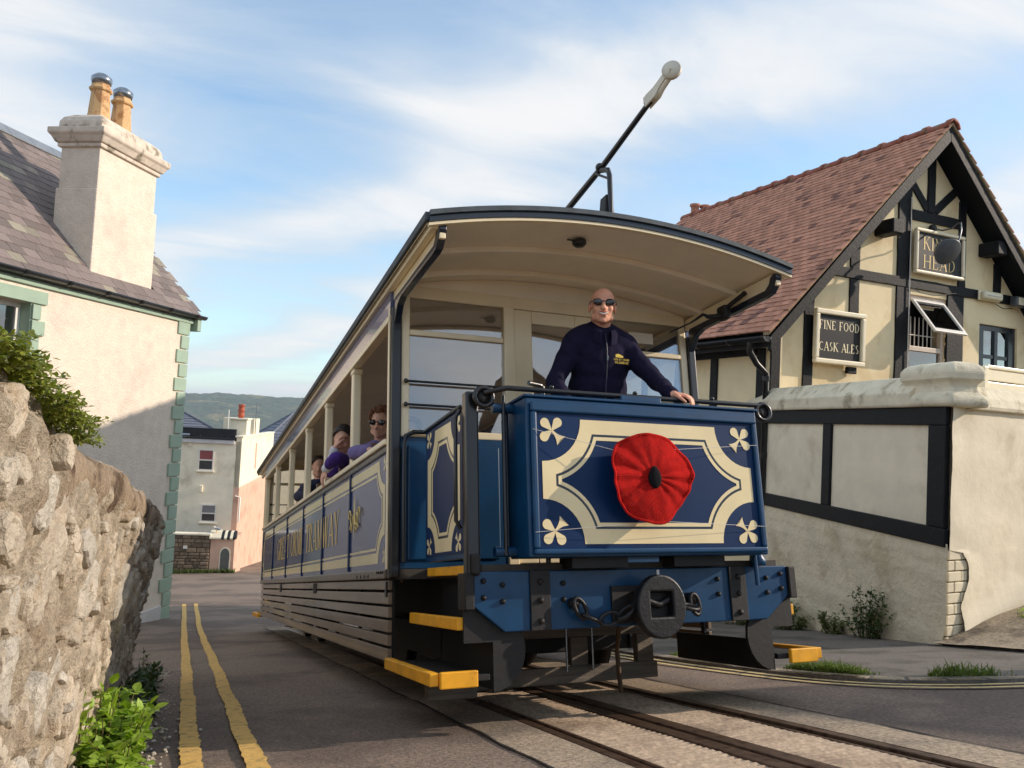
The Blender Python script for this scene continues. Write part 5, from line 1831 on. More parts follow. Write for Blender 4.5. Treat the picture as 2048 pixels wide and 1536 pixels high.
skin = skin_mat('skin_ruddy', srgb(236, 172, 142))
skin2 = skin_mat('skin_fair', srgb(226, 172, 144))
fleece = mat('navy_fleece', srgb(32, 29, 52), 0.95, 0.18, 16, bump=0.35, bs=140, bdist=0.004, spec=0.15, bump2=0.35, b2s=9)
trousers = mat('dark_trousers', srgb(30, 30, 36), 0.9, 0.1, 10)
shoe = mat('black_shoe', srgb(20, 19, 18), 0.5, 0.1, 10)
purple = mat('purple_knit', srgb(74, 42, 128), 0.9, 0.12, 20, bump=0.4, bs=90, bdist=0.004)
lavender = mat('lavender_cloth', srgb(112, 100, 148), 0.9, 0.1, 20, bump=0.3, bs=60)
white_cloth = mat('white_shirt', srgb(222, 222, 226), 0.85, 0.06, 15, bump=0.3, bs=40)
navy_cloth = mat('navy_cloth', srgb(34, 38, 64), 0.9, 0.12, 15, bump=0.3, bs=60)
lens = mat('dark_lens', srgb(12, 12, 14), 0.06, 0.0, 5, coat=1.0)
hair_dark = mat('dark_brown_hair', srgb(46, 34, 28), 0.55, 0.3, 60, bump=0.7, bs=90, bdist=0.006)
hair_curly = mat('auburn_hair', srgb(128, 84, 52), 0.55, 0.35, 50, bump=0.7, bs=80, bdist=0.006)
teeth = mat('teeth', srgb(238, 228, 212), 0.3, 0.02, 5)
lip = mat('lips', srgb(176, 96, 84), 0.45, 0.05, 20)


def cap(mb, pts, rs, n=14):
    """limb: tapered tube with rounded joints"""
    for i in range(len(pts) - 1):
        a, b = Vector(pts[i]), Vector(pts[i + 1])
        m = 5
        mb.tube([a.lerp(b, k / m) for k in range(m + 1)], [rs[i] + (rs[i + 1] - rs[i]) * k / m for k in range(m + 1)], n)
    for p, r in zip(pts, rs):
        mb.ell(p, (r, r, r), None, n, 8)


def fuse(mb, name, mats, vox, smooth=4, parent=None, matfn=None):
    """voxel-fuse overlapping volumes into one continuous skin"""
    me = mb.mesh(name)
    o = bpy.data.objects.new(name, me)
    COL.objects.link(o)
    r = o.modifiers.new('fuse', 'REMESH')
    r.mode = 'VOXEL'
    r.voxel_size = vox
    s = o.modifiers.new('soft', 'SMOOTH')
    s.factor = 0.5
    s.iterations = smooth
    dg = bpy.context.evaluated_depsgraph_get()
    nm = bpy.data.meshes.new_from_object(o.evaluated_get(dg))
    o.modifiers.clear()
    o.data = nm
    nm.name = name
    for m in mats:
        nm.materials.append(m)
    nm.polygons.foreach_set('use_smooth', [True] * len(nm.polygons))
    if matfn:
        nm.polygons.foreach_set('material_index', [matfn(p.center) for p in nm.polygons])
    if parent:
        o.parent = parent
    return o


def head_parts(mb, H, sc=1.0, neck_to=None):
    """H: matrix of the head (origin mid-head, facing -y, z up)"""
    E = lambda c, r, q=None: mb.ell(H @ Vector([a * sc for a in c]), [a * sc for a in r], H.to_3x3(), 18, 12)
    E((0, 0.018, 0.036), (0.074, 0.094, 0.084))
    E((0, -0.028, -0.030), (0.062, 0.066, 0.082))
    E((0, -0.046, -0.078), (0.044, 0.042, 0.034))
    E((0, -0.074, -0.098), (0.020, 0.018, 0.016))
    for s in (-1, 1):
        E((s * 0.036, -0.062, -0.022), (0.026, 0.026, 0.028))
        E((s * 0.078, 0.014, -0.008), (0.009, 0.022, 0.034))
        E((s * 0.082, 0.020, 0.008), (0.006, 0.018, 0.018))
        E((s * 0.046, -0.020, -0.068), (0.024, 0.036, 0.030))
    E((0, -0.082, 0.022), (0.046, 0.016, 0.011))
    cap(mb, [H @ (Vector((0, -0.092, 0.012)) * sc), H @ (Vector((0, -0.112, -0.026)) * sc)], [0.009 * sc, 0.016 * sc], 10)
    for s in (-1, 1):
        E((s * 0.012, -0.101, -0.029), (0.010, 0.011, 0.009))
    E((0, -0.089, -0.052), (0.028, 0.011, 0.008))
    E((0, -0.088, -0.070), (0.023, 0.011, 0.008))
    if neck_to is not None:
        a = H @ (Vector((0, 0.018, -0.055)) * sc)
        cap(mb, [a, a.lerp(neck_to, 0.5), neck_to], [0.060 * sc, 0.058 * sc, 0.070 * sc], 14)


def hand_parts(mb, wrist, d, up, side, sc=1.0, curl=0.5):
    """palm, four fingers and a thumb; d points along the hand, up out of its back, side towards the thumb"""
    d, up, side = Vector(d).normalized(), Vector(up).normalized(), Vector(side).normalized()
    w = Vector(wrist)
    Mx = Matrix(((side.x, d.x, up.x), (side.y, d.y, up.y), (side.z, d.z, up.z)))
    mb.ell(w + d * 0.045 * sc, (0.040 * sc, 0.052 * sc, 0.017 * sc), Mx, 14, 8)
    mb.ell(w + d * 0.06 * sc, (0.041 * sc, 0.03 * sc, 0.015 * sc), Mx, 14, 8)
    for i, (o, l) in enumerate(((0.030, 0.072), (0.010, 0.080), (-0.011, 0.075), (-0.031, 0.058))):
        p = w + d * 0.082 * sc + side * o * sc
        pts, rs = [p], [0.0098 * sc]
        ang = 0.1
        for k in range(3):
            ang += curl * (0.55, 0.75, 0.6)[k]
            p = p + (d * math.cos(ang) - up * math.sin(ang)) * l * sc * (0.42, 0.33, 0.25)[k]
            pts.append(p)
            rs.append((0.0092, 0.0085, 0.0072)[k] * sc)
        cap(mb, pts, rs, 10)
    t0 = w + d * 0.02 * sc + side * 0.030 * sc
    t1 = t0 + (side * 0.7 + d * 0.7 - up * 0.2) * 0.038 * sc
    t2 = t1 + (side * 0.1 + d * 0.9 - up * 0.5 * curl) * 0.030 * sc
    t3 = t2 + (-side * 0.1 + d * 0.9 - up * 0.6 * curl) * 0.022 * sc
    cap(mb, [t0, t1, t2, t3], [0.014 * sc, 0.012 * sc, 0.0105 * sc, 0.008 * sc], 10)


def shades(root, H, sc=1.0, k=1.18):
    g = MB()
    M3 = H.to_3x3()
    for s in (-1, 1):
        Q = H @ Matrix.Translation(Vector((s * 0.033, -0.093, 0.010)) * sc) @ Matrix.Rotation(s * -0.30, 4, 'Z')
        g.ell(Q.to_translation(), (0.030 * sc * k, 0.011 * sc, 0.019 * sc * k), Q.to_3x3(), 18, 10)
        g.tube([H @ (Vector((s * 0.060, -0.086, 0.018)) * sc), H @ (Vector((s * 0.078, -0.05, 0.018)) * sc), H @ (Vector((s * 0.083, 0.012, 0.012)) * sc)], 0.0045 * sc, 6)
    g.tube([H @ (Vector((-0.012, -0.100, 0.016)) * sc), H @ (Vector((0.012, -0.100, 0.016)) * sc)], 0.004 * sc, 6)
    g.build('sunglasses', lens, root)


def mouth(root, H, sc=1.0, smile=True):
    mb = MB()
    rows = []
    for i in range(11):
        x = -0.031 + 0.062 * i / 10
        rows.append((x, -0.1015 + 0.010 * (x / 0.026) ** 2, -0.0610 + 0.0095 * (x / 0.026) ** 2, 0.0070 * (1 - (x / 0.032) ** 2) + 0.0006))
    v = [H @ (Vector((x, y, z + h)) * sc) for x, y, z, h in rows] + [H @ (Vector((x, y, z - h)) * sc) for x, y, z, h in rows]
    mb.add(v, [(i, i + 1, 12 + i, 11 + i)[::-1] for i in range(10)], True)
    mb.build('teeth', teeth, root)
    l2 = MB()
    for e, dz in ((1, 0.0075), (-1, -0.0075)):
        l2.tube([H @ (Vector((x, y - 0.001, z + e * (h + 0.002))) * sc) for x, y, z, h in rows], [0.0012 + 0.0028 * (1 - (i / 5 - 1) ** 2) for i in range(11)], 6)
    l2.build('lips', lip, root)


def hair_mesh(root, H, style, m, sc=1.0, seed=1):
    mb = MB()
    rr = random.Random(seed)
    if style == 'curly':
        for k in range(260):
            t, ph = rr.uniform(0, 2 * PI), rr.uniform(-0.35, 1.5)
            d = Vector((math.cos(t) * math.cos(ph), math.sin(t) * math.cos(ph), math.sin(ph)))
            if d.y < -0.55 and d.z < 0.62:
                continue
            p = Vector((0, 0.022, 0.036)) + Vector((d.x * 0.088, d.y * 0.106, d.z * 0.10))
            r = rr.uniform(0.012, 0.020)
            pts = [H @ ((p + Vector((r * math.cos(a), r * math.sin(a) * 0.8, r * 0.7 * math.sin(a * 0.9 + k)))) * sc) for a in [q * 0.9 for q in range(7)]]
            mb.tube(pts, 0.0065 * sc, 5)
    else:
        n, mrow = 36, 14
        v, f = [], []
        for j in range(mrow + 1):
            for i in range(n):
                t = 2 * PI * i / n
                front = max(0, -math.sin(t))
                lowest = -0.10 + 0.95 * front ** 1.5 if style == 'short' else (-0.75 + 1.65 * front ** 1.2)
                ph = PI / 2 - (PI / 2 - lowest) * j / mrow
                d = Vector((math.cos(t) * math.cos(ph), math.sin(t) * math.cos(ph), math.sin(ph)))
                k = 1 + 0.06 * fbm((d.x * 5, d.y * 5, d.z * 5 + seed), 3) + 0.02 * math.sin(t * 26 + ph * 3)
                p = Vector((0, 0.020, 0.034)) + Vector((d.x * 0.083, d.y * 0.102, d.z * 0.094)) * k
                if style == 'long' and ph < 0:
                    p.z -= 0.10 * (-ph)
                    p.y += 0.01
                v.append(H @ (p * sc))
        for j in range(mrow):
            for i in range(n):
                f.append((j * n + i, (j + 1) * n + i, (j + 1) * n + (i + 1) % n, j * n + (i + 1) % n))
        mb.add(v, f, True)
    o = mb.build('hair', m, root)
    if style != 'curly':
        s = o.modifiers.new('thick', 'SOLIDIFY')
        s.thickness = 0.012 * sc
        s.offset = 1
    return o


def person(label, M, head, hyaw, hpitch, sh, arms, top, skin_m, seated, hair=None, hair_m=None, glasses=False, sc=1.0, cuff=None, vox=0.009, smile=False, lean=(0, 0), hroll=0.0, group=None):
    """M world matrix of the base; arms: list of (shoulder, elbow, wrist, hand dir, hand up, hand side, curl) in local space"""
    root = thing('person', label, 'person', M, group)
    H = Matrix.Translation(head) @ Matrix.Rotation(hyaw, 4, 'Z') @ Matrix.Rotation(hpitch, 4, 'X') @ Matrix.Rotation(hroll, 4, 'Y')
    b, j, t = MB(), MB(), MB()
    base = Vector(sh)                      # mid shoulder point
    hip = Vector((lean[0], lean[1], 0.0)) + (Vector((0, 0, 0.90)) if not seated else Vector((0, 0, 0.10)))
    head_parts(b, H, sc, base + Vector((0, 0.01, 0.0)))
    chest = hip.lerp(base, 0.66)
    belly = hip.lerp(base, 0.30)
    e = 0.030 if not seated else 0.018
    for mb_, g in ((b, 0.0), (j, e)):
        mb_.ell(chest, ((0.160 + g) * sc, (0.112 + g) * sc, (0.18 + g) * sc), None, 18, 12)
        mb_.ell(belly, ((0.162 + g) * sc, (0.120 + g) * sc, (0.18 + g) * sc), None, 18, 12)
        w = 0.150 * sc
        cap(mb_, [base + Vector((-w, 0.005, -0.06)), base + Vector((0, 0.02, 0.0)), base + Vector((w, 0.005, -0.06))], [0.066 * sc + g, 0.075 * sc + g, 0.066 * sc + g])
    b.ell(hip, (0.160 * sc, 0.115 * sc, 0.12 * sc), None, 16, 10)
    j.ell(hip + Vector((0, 0, 0.06)), ((0.158 + e) * sc, (0.118 + e) * sc, 0.11 * sc), None, 16, 10)
    t.ell(hip + Vector((0, 0, -0.02)), (0.168 * sc, 0.124 * sc, 0.12 * sc), None, 16, 10)
    for s in (-1, 1):
        hj = hip + Vector((s * 0.085 * sc, 0, -0.03))
        if seated:
            kn = hj + Vector((s * 0.02, -0.42 * sc, 0.02))
            an = kn + Vector((0, 0.03, -0.40 * sc))
        else:
            kn = Vector((s * 0.10, -0.02, 0.47))
            an = Vector((s * 0.11, 0.02, 0.08))
        cap(b, [hj, kn, an], [0.082 * sc, 0.056 * sc, 0.040 * sc])
        cap(t, [hj, kn, an + Vector((0, 0, 0.02))], [0.092 * sc, 0.070 * sc, 0.062 * sc])
        cap(b, [an + Vector((0, 0.02, -0.03)), an + Vector((0, -0.15 * sc, -0.05))], [0.04 * sc, 0.035 * sc])
        sh_ = MB()
        cap(sh_, [an + Vector((0, 0.03, -0.035)), an + Vector((0, -0.08 * sc, -0.045)), an + Vector((0, -0.17 * sc, -0.05))], [0.046 * sc, 0.044 * sc, 0.038 * sc])
        if not seated:
            fuse(sh_, 'shoe', [shoe], 0.012, 3, root)
    cuffs = MB()
    for (s_, el, wr, hd, hu, hside, curl) in arms:
        s_, el, wr = Vector(s_), Vector(el), Vector(wr)
        cap(b, [s_, el, wr], [0.054 * sc, 0.043 * sc, 0.029 * sc])
        end = wr - (wr - el).normalized() * 0.015
        if cuff:
            mid = el.lerp(wr, 0.55)
            cap(j, [s_, el, mid], [0.066 * sc, 0.052 * sc, 0.048 * sc])
            cf = MB()
            cap(cf, [mid, end], [0.044 * sc, 0.040 * sc])
            fuse(cf, 'shirt_cuff', [cuff], 0.010, 3, root)
        else:
            cap(j, [s_, s_.lerp(el, 0.5), el, el.lerp(wr, 0.5), end], [0.070 * sc, 0.064 * sc, 0.058 * sc, 0.050 * sc, 0.042 * sc])
        hand_parts(b, wr, hd, hu, hside, sc, curl)
    fuse(b, 'body', [skin_m], vox, 3, root)
    jo = fuse(j, 'jacket' if not seated else 'top', [top], 0.013, 4, root)
    for vv in jo.data.vertices:      # cloth folds
        c = vv.co
        vv.co = c + vv.normal * (0.010 * fbm((c.x * 8, c.y * 8, c.z * 5 + 3), 4) + 0.007 * math.sin(c.z * 26 + c.x * 14 + 9 * fbm((c.x * 5, c.y * 5, c.z * 3), 2)) * max(0, fbm((c.x * 4, c.y * 4, c.z * 4 + 9), 2) + 0.35))
    if cuffs.v:
        fuse(cuffs, 'shirt_cuff', [cuff], 0.010, 3, root)
    fuse(t, 'trousers', [trousers], 0.016, 3, root)
    if hair:
        hair_mesh(root, H, hair, hair_m, sc, len(label))
    if glasses:
        shades(root, H, sc)
    if smile:
        mouth(root, H, sc)
    return root, H


def stand_at(x, y, u, yaw=0.0):
    return Matrix.Translation(TRAM @ Vector((x, y, u))) @ Matrix.Rotation(yaw, 4, 'Z')


# the driver on the front platform, one hand on the rail
DM = stand_at(0.03, 0.64, FL, R(-10))
loc = lambda p: DM.inverted() @ (TRAM @ Vector(p))
hand_r = loc((0.235, -0.065, 1.715))
hand_l = loc((-0.30, 0.10, 1.55))
hp_ = loc((0.012, 0.30, 2.335))
drv, DH = person('bald man in sunglasses and navy fleece driving the tram, hand on rail', DM, hp_, R(-14), R(-3), (0.0, 0.03, 1.40),
                 [((0.172, 0.03, 1.33), (0.30, -0.16, 1.13), hand_r, (0.72, -0.66, -0.10), (0, -0.15, 1), (-0.66, -0.72, 0), 0.85),
                  ((-0.172, 0.03, 1.33), (-0.300, -0.05, 1.09), hand_l, (-0.1, -0.9, 0.1), (0, 0.1, 1), (1, -0.1, 0), 0.7)],
                 fleece, skin, False, glasses=True, vox=0.007, smile=True, lean=(0.0, 0.06))
# collar, zip, embroidered badge
cb = Vector((0.0, 0.035, 1.435))
v, f = [], []
n = 28
for j, (r, z, o) in enumerate(((0.082, -0.05, 0.0), (0.080, 0.005, -0.004), (0.086, 0.036, 0.0), (0.100, 0.040, 0.0), (0.112, 0.005, 0.0), (0.110, -0.05, 0.0))):
    for i in range(n):
        t = -PI / 2 + R(16) + (2 * PI - R(32)) * i / (n - 1)
        op = 1 - abs(i / (n - 1) * 2 - 1)
        v.append(cb + Vector((r * math.cos(t) * 0.98, r * math.sin(t) * 1.0 - 0.045 * (1 - op) * 0.6, z - 0.055 * (1 - op) ** 2)))
for j in range(5):
    for i in range(n - 1):
        f.append((j * n + i, j * n + i + 1, (j + 1) * n + i + 1, (j + 1) * n + i))
fixn(MB().add(v, f, True).build('collar', fleece, drv))
MB().tube([(0.0, -0.068, 1.40), (0.0, -0.112, 1.30), (0.0, -0.128, 1.20), (0.0, -0.124, 1.06), (0.0, -0.118, 0.95)], 0.004, 6).build('zip', mat('zip_dark', srgb(40, 40, 58), 0.4, 0.05, 5), drv)
MB().box(-0.006, 0.006, -0.134, -0.126, 1.235, 1.265).build('zip_pull', steel, drv, 0.002)
BMx = Matrix.Translation((0.085, -0.136, 1.245)) @ Matrix.Rotation(R(14), 4, 'Z') @ Matrix.Rotation(R(-6), 4, 'X')
emb = mat('yellow_embroidery', srgb(226, 196, 84), 0.8, 0.05, 5)
bd = text_mb('TRAMWAY', 0.014, BMx @ Matrix.Translation((0.0, 0, -0.026)), 1.6, 0.1)
for p in text_mb('GREAT ORME', 0.012, BMx @ Matrix.Translation((0.0, 0, -0.006)), 1.6, 0.1),:
    bd.add(p.v, p.f)
bd.add([BMx @ Vector(q) for q in ((-0.042, -0.002, 0.012), (0.012, -0.002, 0.012), (0.012, -0.002, 0.022), (-0.02, -0.002, 0.034), (-0.042, -0.002, 0.030))], [(0, 1, 2, 3, 4)])
bd.build('badge', emb, drv, kind='stuff')

# passengers at the open windows
def seat_m(x, y, yaw):
    return stand_at(x, y, 1.20, yaw)


G = 'passengers at the open tram windows'
LF = R(-90)                                   # facing out of the street side
M1 = seat_m(-0.80, 2.76, 0)
iv1 = M1.inverted()
L1 = lambda p: iv1 @ (TRAM @ Vector(p))
person('curly haired passenger in dark sunglasses with a lavender sleeve on the sill', M1, L1((-0.86, 2.52, 1.98)), R(-28), R(2), tuple(L1((-0.82, 2.58, 1.79))),
       [(L1((-0.98, 2.52, 1.74)), L1((-1.12, 2.20, 1.68)), L1((-1.06, 1.95, 1.67)), (0.2, -1, 0), (0, 0, 1), (1, 0, 0), 0.6)], lavender, skin2, True, 'curly', hair_curly, True, group=G)
M2 = seat_m(-0.46, 3.25, 0)
person('dark haired passenger seated on the inside beside the curly haired one', M2, (0.0, -0.02, 0.84), R(-20), R(4), (0, 0.0, 0.64),
       [((-0.18, -0.02, 0.58), (-0.25, -0.10, 0.34), (-0.10, -0.30, 0.30), (0.3, -0.9, 0), (0, 0, 1), (1, 0, 0), 0.6)], navy_cloth, skin2, True, 'long', hair_dark, group=G)
M3 = seat_m(-0.82, 3.62, 0)
iv3 = M3.inverted()
L3 = lambda p: iv3 @ (TRAM @ Vector(p))
person('passenger in purple leaning out with one hand hanging over the sill', M3, L3((-1.02, 3.30, 1.965)), R(-25), R(16), tuple(L3((-0.93, 3.34, 1.785))),
       [(L3((-1.05, 3.16, 1.76)), L3((-1.16, 2.80, 1.73)), L3((-1.215, 2.99, 1.655)), (-0.25, 0.1, -1), (-0.9, 0.1, 0.2), (0.1, -1, 0), 0.35),
        (L3((-0.90, 3.45, 1.76)), L3((-1.12, 3.42, 1.69)), L3((-1.10, 3.24, 1.88)), (0.3, 0.1, 1), (-0.8, 0.1, 0.2), (0.2, -1, 0.2), 0.8)], purple, skin2, True, 'short', hair_dark, cuff=white_cloth, group=G)
M4 = seat_m(-0.80, 5.95, 0)
iv4 = M4.inverted()
L4 = lambda p: iv4 @ (TRAM @ Vector(p))
person('passenger in a navy top with elbow on the sill farther down the tram', M4, L4((-0.86, 5.75, 2.06)), R(-10), R(0), tuple(L4((-0.84, 5.78, 1.86))),
       [(L4((-1.0, 5.72, 1.80)), L4((-1.12, 5.42, 1.68)), L4((-1.06, 5.16, 1.67)), (0.2, -1, 0), (0, 0, 1), (1, 0, 0), 0.6)], navy_cloth, skin2, True, 'short', hair_dark, vox=0.011, group=G)
M5 = seat_m(-0.84, 7.60, 0)
person('small dark haired child peering over the sill near the rear', M5, (0.0, -0.04, 0.68), R(-25), R(4), (0, 0.0, 0.52),
       [((-0.13, -0.02, 0.47), (-0.20, -0.12, 0.44), (-0.16, -0.26, 0.45), (0.2, -1, 0), (0, 0, 1), (1, 0, 0), 0.6)], navy_cloth, skin2, True, 'short', hair_dark, sc=0.86, vox=0.011, group=G)
# ------------------------------------------------------------------ bottom of the street
stucco = mat('stained_white_stucco', srgb(244, 235, 212), 0.9, 0.08, 1.2, col2=srgb(206, 194, 168), c2s=0.8, c2lo=0.5, c2hi=0.72, bump=0.3, bs=14)
stucco_b = mat('bright_cream_stucco', srgb(244, 234, 208), 0.9, 0.06, 1.5, col2=srgb(214, 200, 168), c2s=1.0, c2lo=0.55, c2hi=0.72, bump=0.3, bs=14)
pink_st = mat('pink_stucco', srgb(220, 182, 158), 0.9, 0.06, 1.5, col2=srgb(198, 160, 138), c2s=1.2, bump=0.3, bs=14)
blue_slate = mat('blue_grey_slate', srgb(104, 110, 124), 0.7, 0.15, 8, rand=0.15)
felt = mat('black_felt', srgb(30, 31, 36), 0.7, 0.1, 5)
old_stone = mat('brown_rubble', srgb(122, 106, 88), 0.95, 0.2, 9, rand=0.30, bump=0.7, bs=20, bdist=0.02)
old_mortar = mat('dark_mortar', srgb(92, 80, 66), 0.95, 0.2, 9, bump=0.6, bs=20)
blind = mat('red_blind', srgb(150, 84, 84), 0.8, 0.05, 4)
FM = frame((-0.33, 32.0, -5.2), 11.8)
fb = thing('town_house', 'stained white house with two sash windows and a pink lower side', 'house', FM)
MB().box(0.0, 0.25, 0.0, 5.0, -1.5, 5.38).box(0.251, 11, 4.7, 5.0, -1.5, 5.38).build('front_wall', stucco, fb)
MB().box(0.0, 11, -0.02, 0.2, 3.46, 5.55).build('side_wall', stucco_b, fb)
MB().box(-0.01, 11, -0.035, 0.19, -2.5, 3.458).build('lower_side_wall', pink_st, fb)
MB().box(-0.06, 11, -0.07, 0.25, 5.551, 5.62).build('side_coping', stucco, fb, 0.01)
MB().box(0.30, 11, 0.26, 4.69, 5.2, 5.4).build('flat_roof', felt, fb)
MB().box(-0.10, -0.001, 0.28, 5.0, 5.26, 5.42).build('eaves_fascia', mat('pale_fascia', srgb(206, 204, 206), 0.6, 0.08, 3), fb, 0.01)
MB().box(-0.14, 0.05, 0.26, 5.0, 5.43, 5.50).build('roof_gutter', felt, fb, 0.01)
MB().box(0.35, 0.6, 0.30, 5.0, 5.41, 5.88).build('roof_upstand', felt, fb, 0.02)
MB().tube([(0.1, 2.1, 5.56), (0.1, 4.6, 5.60)], 0.07, 10).build('solar_tube', steel, fb)
for y in (0.6, 0.85, 1.7):
    MB().box(0.05, 0.12, y - .03, y + .03, 5.50, 5.60).build('roof_vent', felt, fb)
MB().box(-0.05, 0.12, 1.98, 2.10, 5.10, 5.40).build('rainwater_head', stucco, fb, 0.01)
for (y0, y1, z0, z1, up) in ((1.06, 1.68, 4.11, 5.0, blind), (0.82, 1.43, 1.98, 2.72, dark_backing)):
    wf = MB()
    for a, b, c, d in ((y0, y1, z1 - .05, z1), (y0, y1, z0, z0 + .06), (y0, y0 + .05, z0 + .06, z1 - .05), (y1 - .05, y1, z0 + .06, z1 - .05), (y0 + .05, y1 - .05, (z0 + z1) / 2 - .025, (z0 + z1) / 2 + .025)):
        wf.box(-0.03, 0.0 - 0.001, a, b, c, d)
    w_ = wf.build('window', white_paint, fb)
    MB().box(-0.010, -0.004, y0 + .05, y1 - .05, (z0 + z1) / 2 + .025, z1 - .05).build('upper_pane', up if up is blind else mat('grey_pane', srgb(132, 132, 136), 0.15, 0.05, 3, coat=0.6), w_)
    MB().box(-0.010, -0.004, y0 + .05, y1 - .05, z0 + .06, (z0 + z1) / 2 - .025).build('lower_pane', mat('dark_pane', srgb(64, 64, 66), 0.12, 0.05, 3, coat=0.6), w_)
    MB().box(-0.09, 0.0, y0 - .05, y1 + .05, z0 - .06, z0 - .002).build('window_sill', stucco, w_, 0.008)
MB().box(-0.08, 0.0, 1.42, 1.55, 3.22, 3.50).build('wall_lantern', stucco_b, fb, 0.02)
MB().box(4.2, 4.5, -0.045, -0.02, 4.0, 5.2).build('blind_slot', pink_st, fb)
MB().tube([(-0.05, -0.10, 2.0), (-0.05, -0.10, 3.05), (-0.05, 0.1, 3.10)], 0.035, 8).build('soil_pipe', white_paint, fb)
fc = MB().box(1.5, 2.6, 0.05, 0.75, 5.3, 6.28).build('chimney', stucco_b, fb, 0.02)
MB().box(1.42, 2.68, 0.0, 0.80, 6.281, 6.36).build('chimney_cap', stucco, fc, 0.02)
MB().lathe([(0.12, 0), (0.12, 0.08), (0.155, 0.10), (0.155, 0.14), (0.12, 0.16), (0.125, 0.30), (0.15, 0.32), (0.15, 0.36), (0.12, 0.38), (0.12, 0.52), (0.145, 0.54), (0.145, 0.60), (0.10, 0.61)], 16, Matrix.Translation((2.0, 0.40, 6.36))).build('chimney_pot', mat('terracotta', srgb(178, 88, 62), 0.8, 0.1, 8), fc)
MB().box(3.5, 5.2, -0.0 + .01, 1.4, 5.6, 6.35).build('roof_room', stucco_b, fb, 0.02)
MB().tube([(3.4, -0.05, 5.6), (3.4, -0.05, 7.1)], 0.02, 6).build('aerial', steel, fb)
MB().tube([(3.0, 1.1, 5.6), (3.0, 1.1, 6.7)], 0.025, 6).build('flue', white_paint, fb)

# slate roofs behind
def hip_house(label, M, L_, Wd, wall_h, roof_h, wm_, group):
    t = thing('slate_roofed_house', label, 'house', M, group)
    MB().box(0, L_, 0, Wd, -6, wall_h).build('wall', wm_, t)
    e = 0.25
    v = [(-e, -e, wall_h), (L_ + e, -e, wall_h), (L_ + e, Wd + e, wall_h), (-e, Wd + e, wall_h), (Wd / 2, Wd / 2, wall_h + roof_h), (L_ - Wd / 2, Wd / 2, wall_h + roof_h)]
    MB().add(v, [(0, 1, 5, 4), (1, 2, 5), (2, 3, 4, 5), (3, 0, 4), (3, 2, 1, 0)]).build('roof', blue_slate, t)
    rows = MB()
    for (a, b, c, d) in ((v[0], v[1], v[5], v[4]), (v[3], v[0], v[4], v[4]), (v[1], v[2], v[5], v[5])):
        a, b, c, d = map(Vector, (a, b, c, d))
        nn = (b - a).cross(d - a).normalized()
        for k in range(14):
            q = k / 14
            p0, p1 = a.lerp(d, q), b.lerp(c, q)
            q0, q1 = a.lerp(d, q + 0.055), b.lerp(c, q + 0.055)
            rows.add([p0 + nn * .035, p1 + nn * .035, q1 + nn * .012, q0 + nn * .012, p0, p1], [(0, 1, 2, 3), (4, 5, 1, 0)])
    rows.build('slate_courses', blue_slate, t, kind='stuff')
    for a, b in ((v[0], v[4]), (v[1], v[5]), (v[4], v[5]), (v[3], v[4])):
        MB().tube([Vector(a) + Vector((0, 0, .03)), Vector(b) + Vector((0, 0, .03))], 0.07, 8).build('hip_tile', blue_slate, t)
    return t


hip_house('slate roofed house behind the stained white house', Matrix.Translation((-6.5, 41, -8.6)) @ Matrix.Rotation(R(8), 4, 'Z'), 7.0, 6.0, 8.0, 1.9, stucco, 'slate roofed houses behind the street')
hip_house('slate roofed house beyond the white chimney beside the tram roof', Matrix.Translation((0.9, 44, -9.0)) @ Matrix.Rotation(R(8), 4, 'Z'), 9.0, 6.0, 7.9, 2.6, stucco_b, 'slate roofed houses behind the street')

# garden wall and pink outhouse with an arched door
gw = thing('garden_wall', 'dark rubble garden wall at the bottom of the street', 'wall', FM)
rg = random.Random(4)
MB().box(-1.98, -1.72, 0.62, 6.0, -1.0, 1.72).build('mortar_core', old_mortar, gw)
MB().box(-2.04, -1.66, 0.60, 6.0, 1.72, 1.80).build('capping', stucco, gw, 0.02)
z = 0.0
while z < 1.66:
    hgt = rg.uniform(0.10, 0.19)
    y = 0.62 + rg.uniform(-.1, 0)
    while y < 3.4:
        w_ = rg.uniform(0.16, 0.46)
        e = rg.uniform(0.0, 0.03)
        MB().box(-2.0 - e, -1.95, max(0.62, y) + 0.012, y + w_ - 0.012, z + 0.01, min(1.71, z + hgt) - 0.008).build('stone', old_stone, gw, 0.02, 1)
        y += w_
    z += hgt
MB().box(-2.045, -2.03, 1.45, 1.60, 1.20, 1.32).build('street_plate', white_paint, gw)
oh = thing('outhouse', 'pink rendered outhouse with an arched grey door and striped roof', 'outhouse', FM)
dp = [(-0.14, -0.6), (0.20, -0.6), (0.20, 1.0)] + [(0.03 + 0.17 * math.cos(t), 1.0 + 0.24 * math.sin(t)) for t in [PI * q / 8 for q in range(1, 8)]] + [(-0.14, 1.0)]
MB().box(-1.97, -0.04, -0.30, 0.60, -1.2, 1.62).build('wall', pink_st, oh)
fixn(MB().prism(dp, 'x', -1.995, -1.972).build('door', mat('grey_green_door', srgb(96, 98, 94), 0.6, 0.1, 6), oh))
dp2 = [(0.03 + (p[0] - 0.03) * 1.22, p[1] + (0.05 if p[1] > 0.9 else 0)) for p in dp]
fixn(MB().prism(dp2, 'x', -1.985, -1.9715).build('door_surround', stucco, oh))
for i in range(9):
    a, b = -0.34 + i * 0.11, -0.34 + (i + 1) * 0.11
    MB().prism([(-2.05, 1.60), (-2.05, 1.66), (-1.85, 1.86), (-1.65, 1.90), (-1.65, 1.60)], 'y', a, b - 0.004).build('roof_strip', felt if i % 2 == 0 and i < 6 else stucco_b, oh).data
for y in (0.62,):
    pass
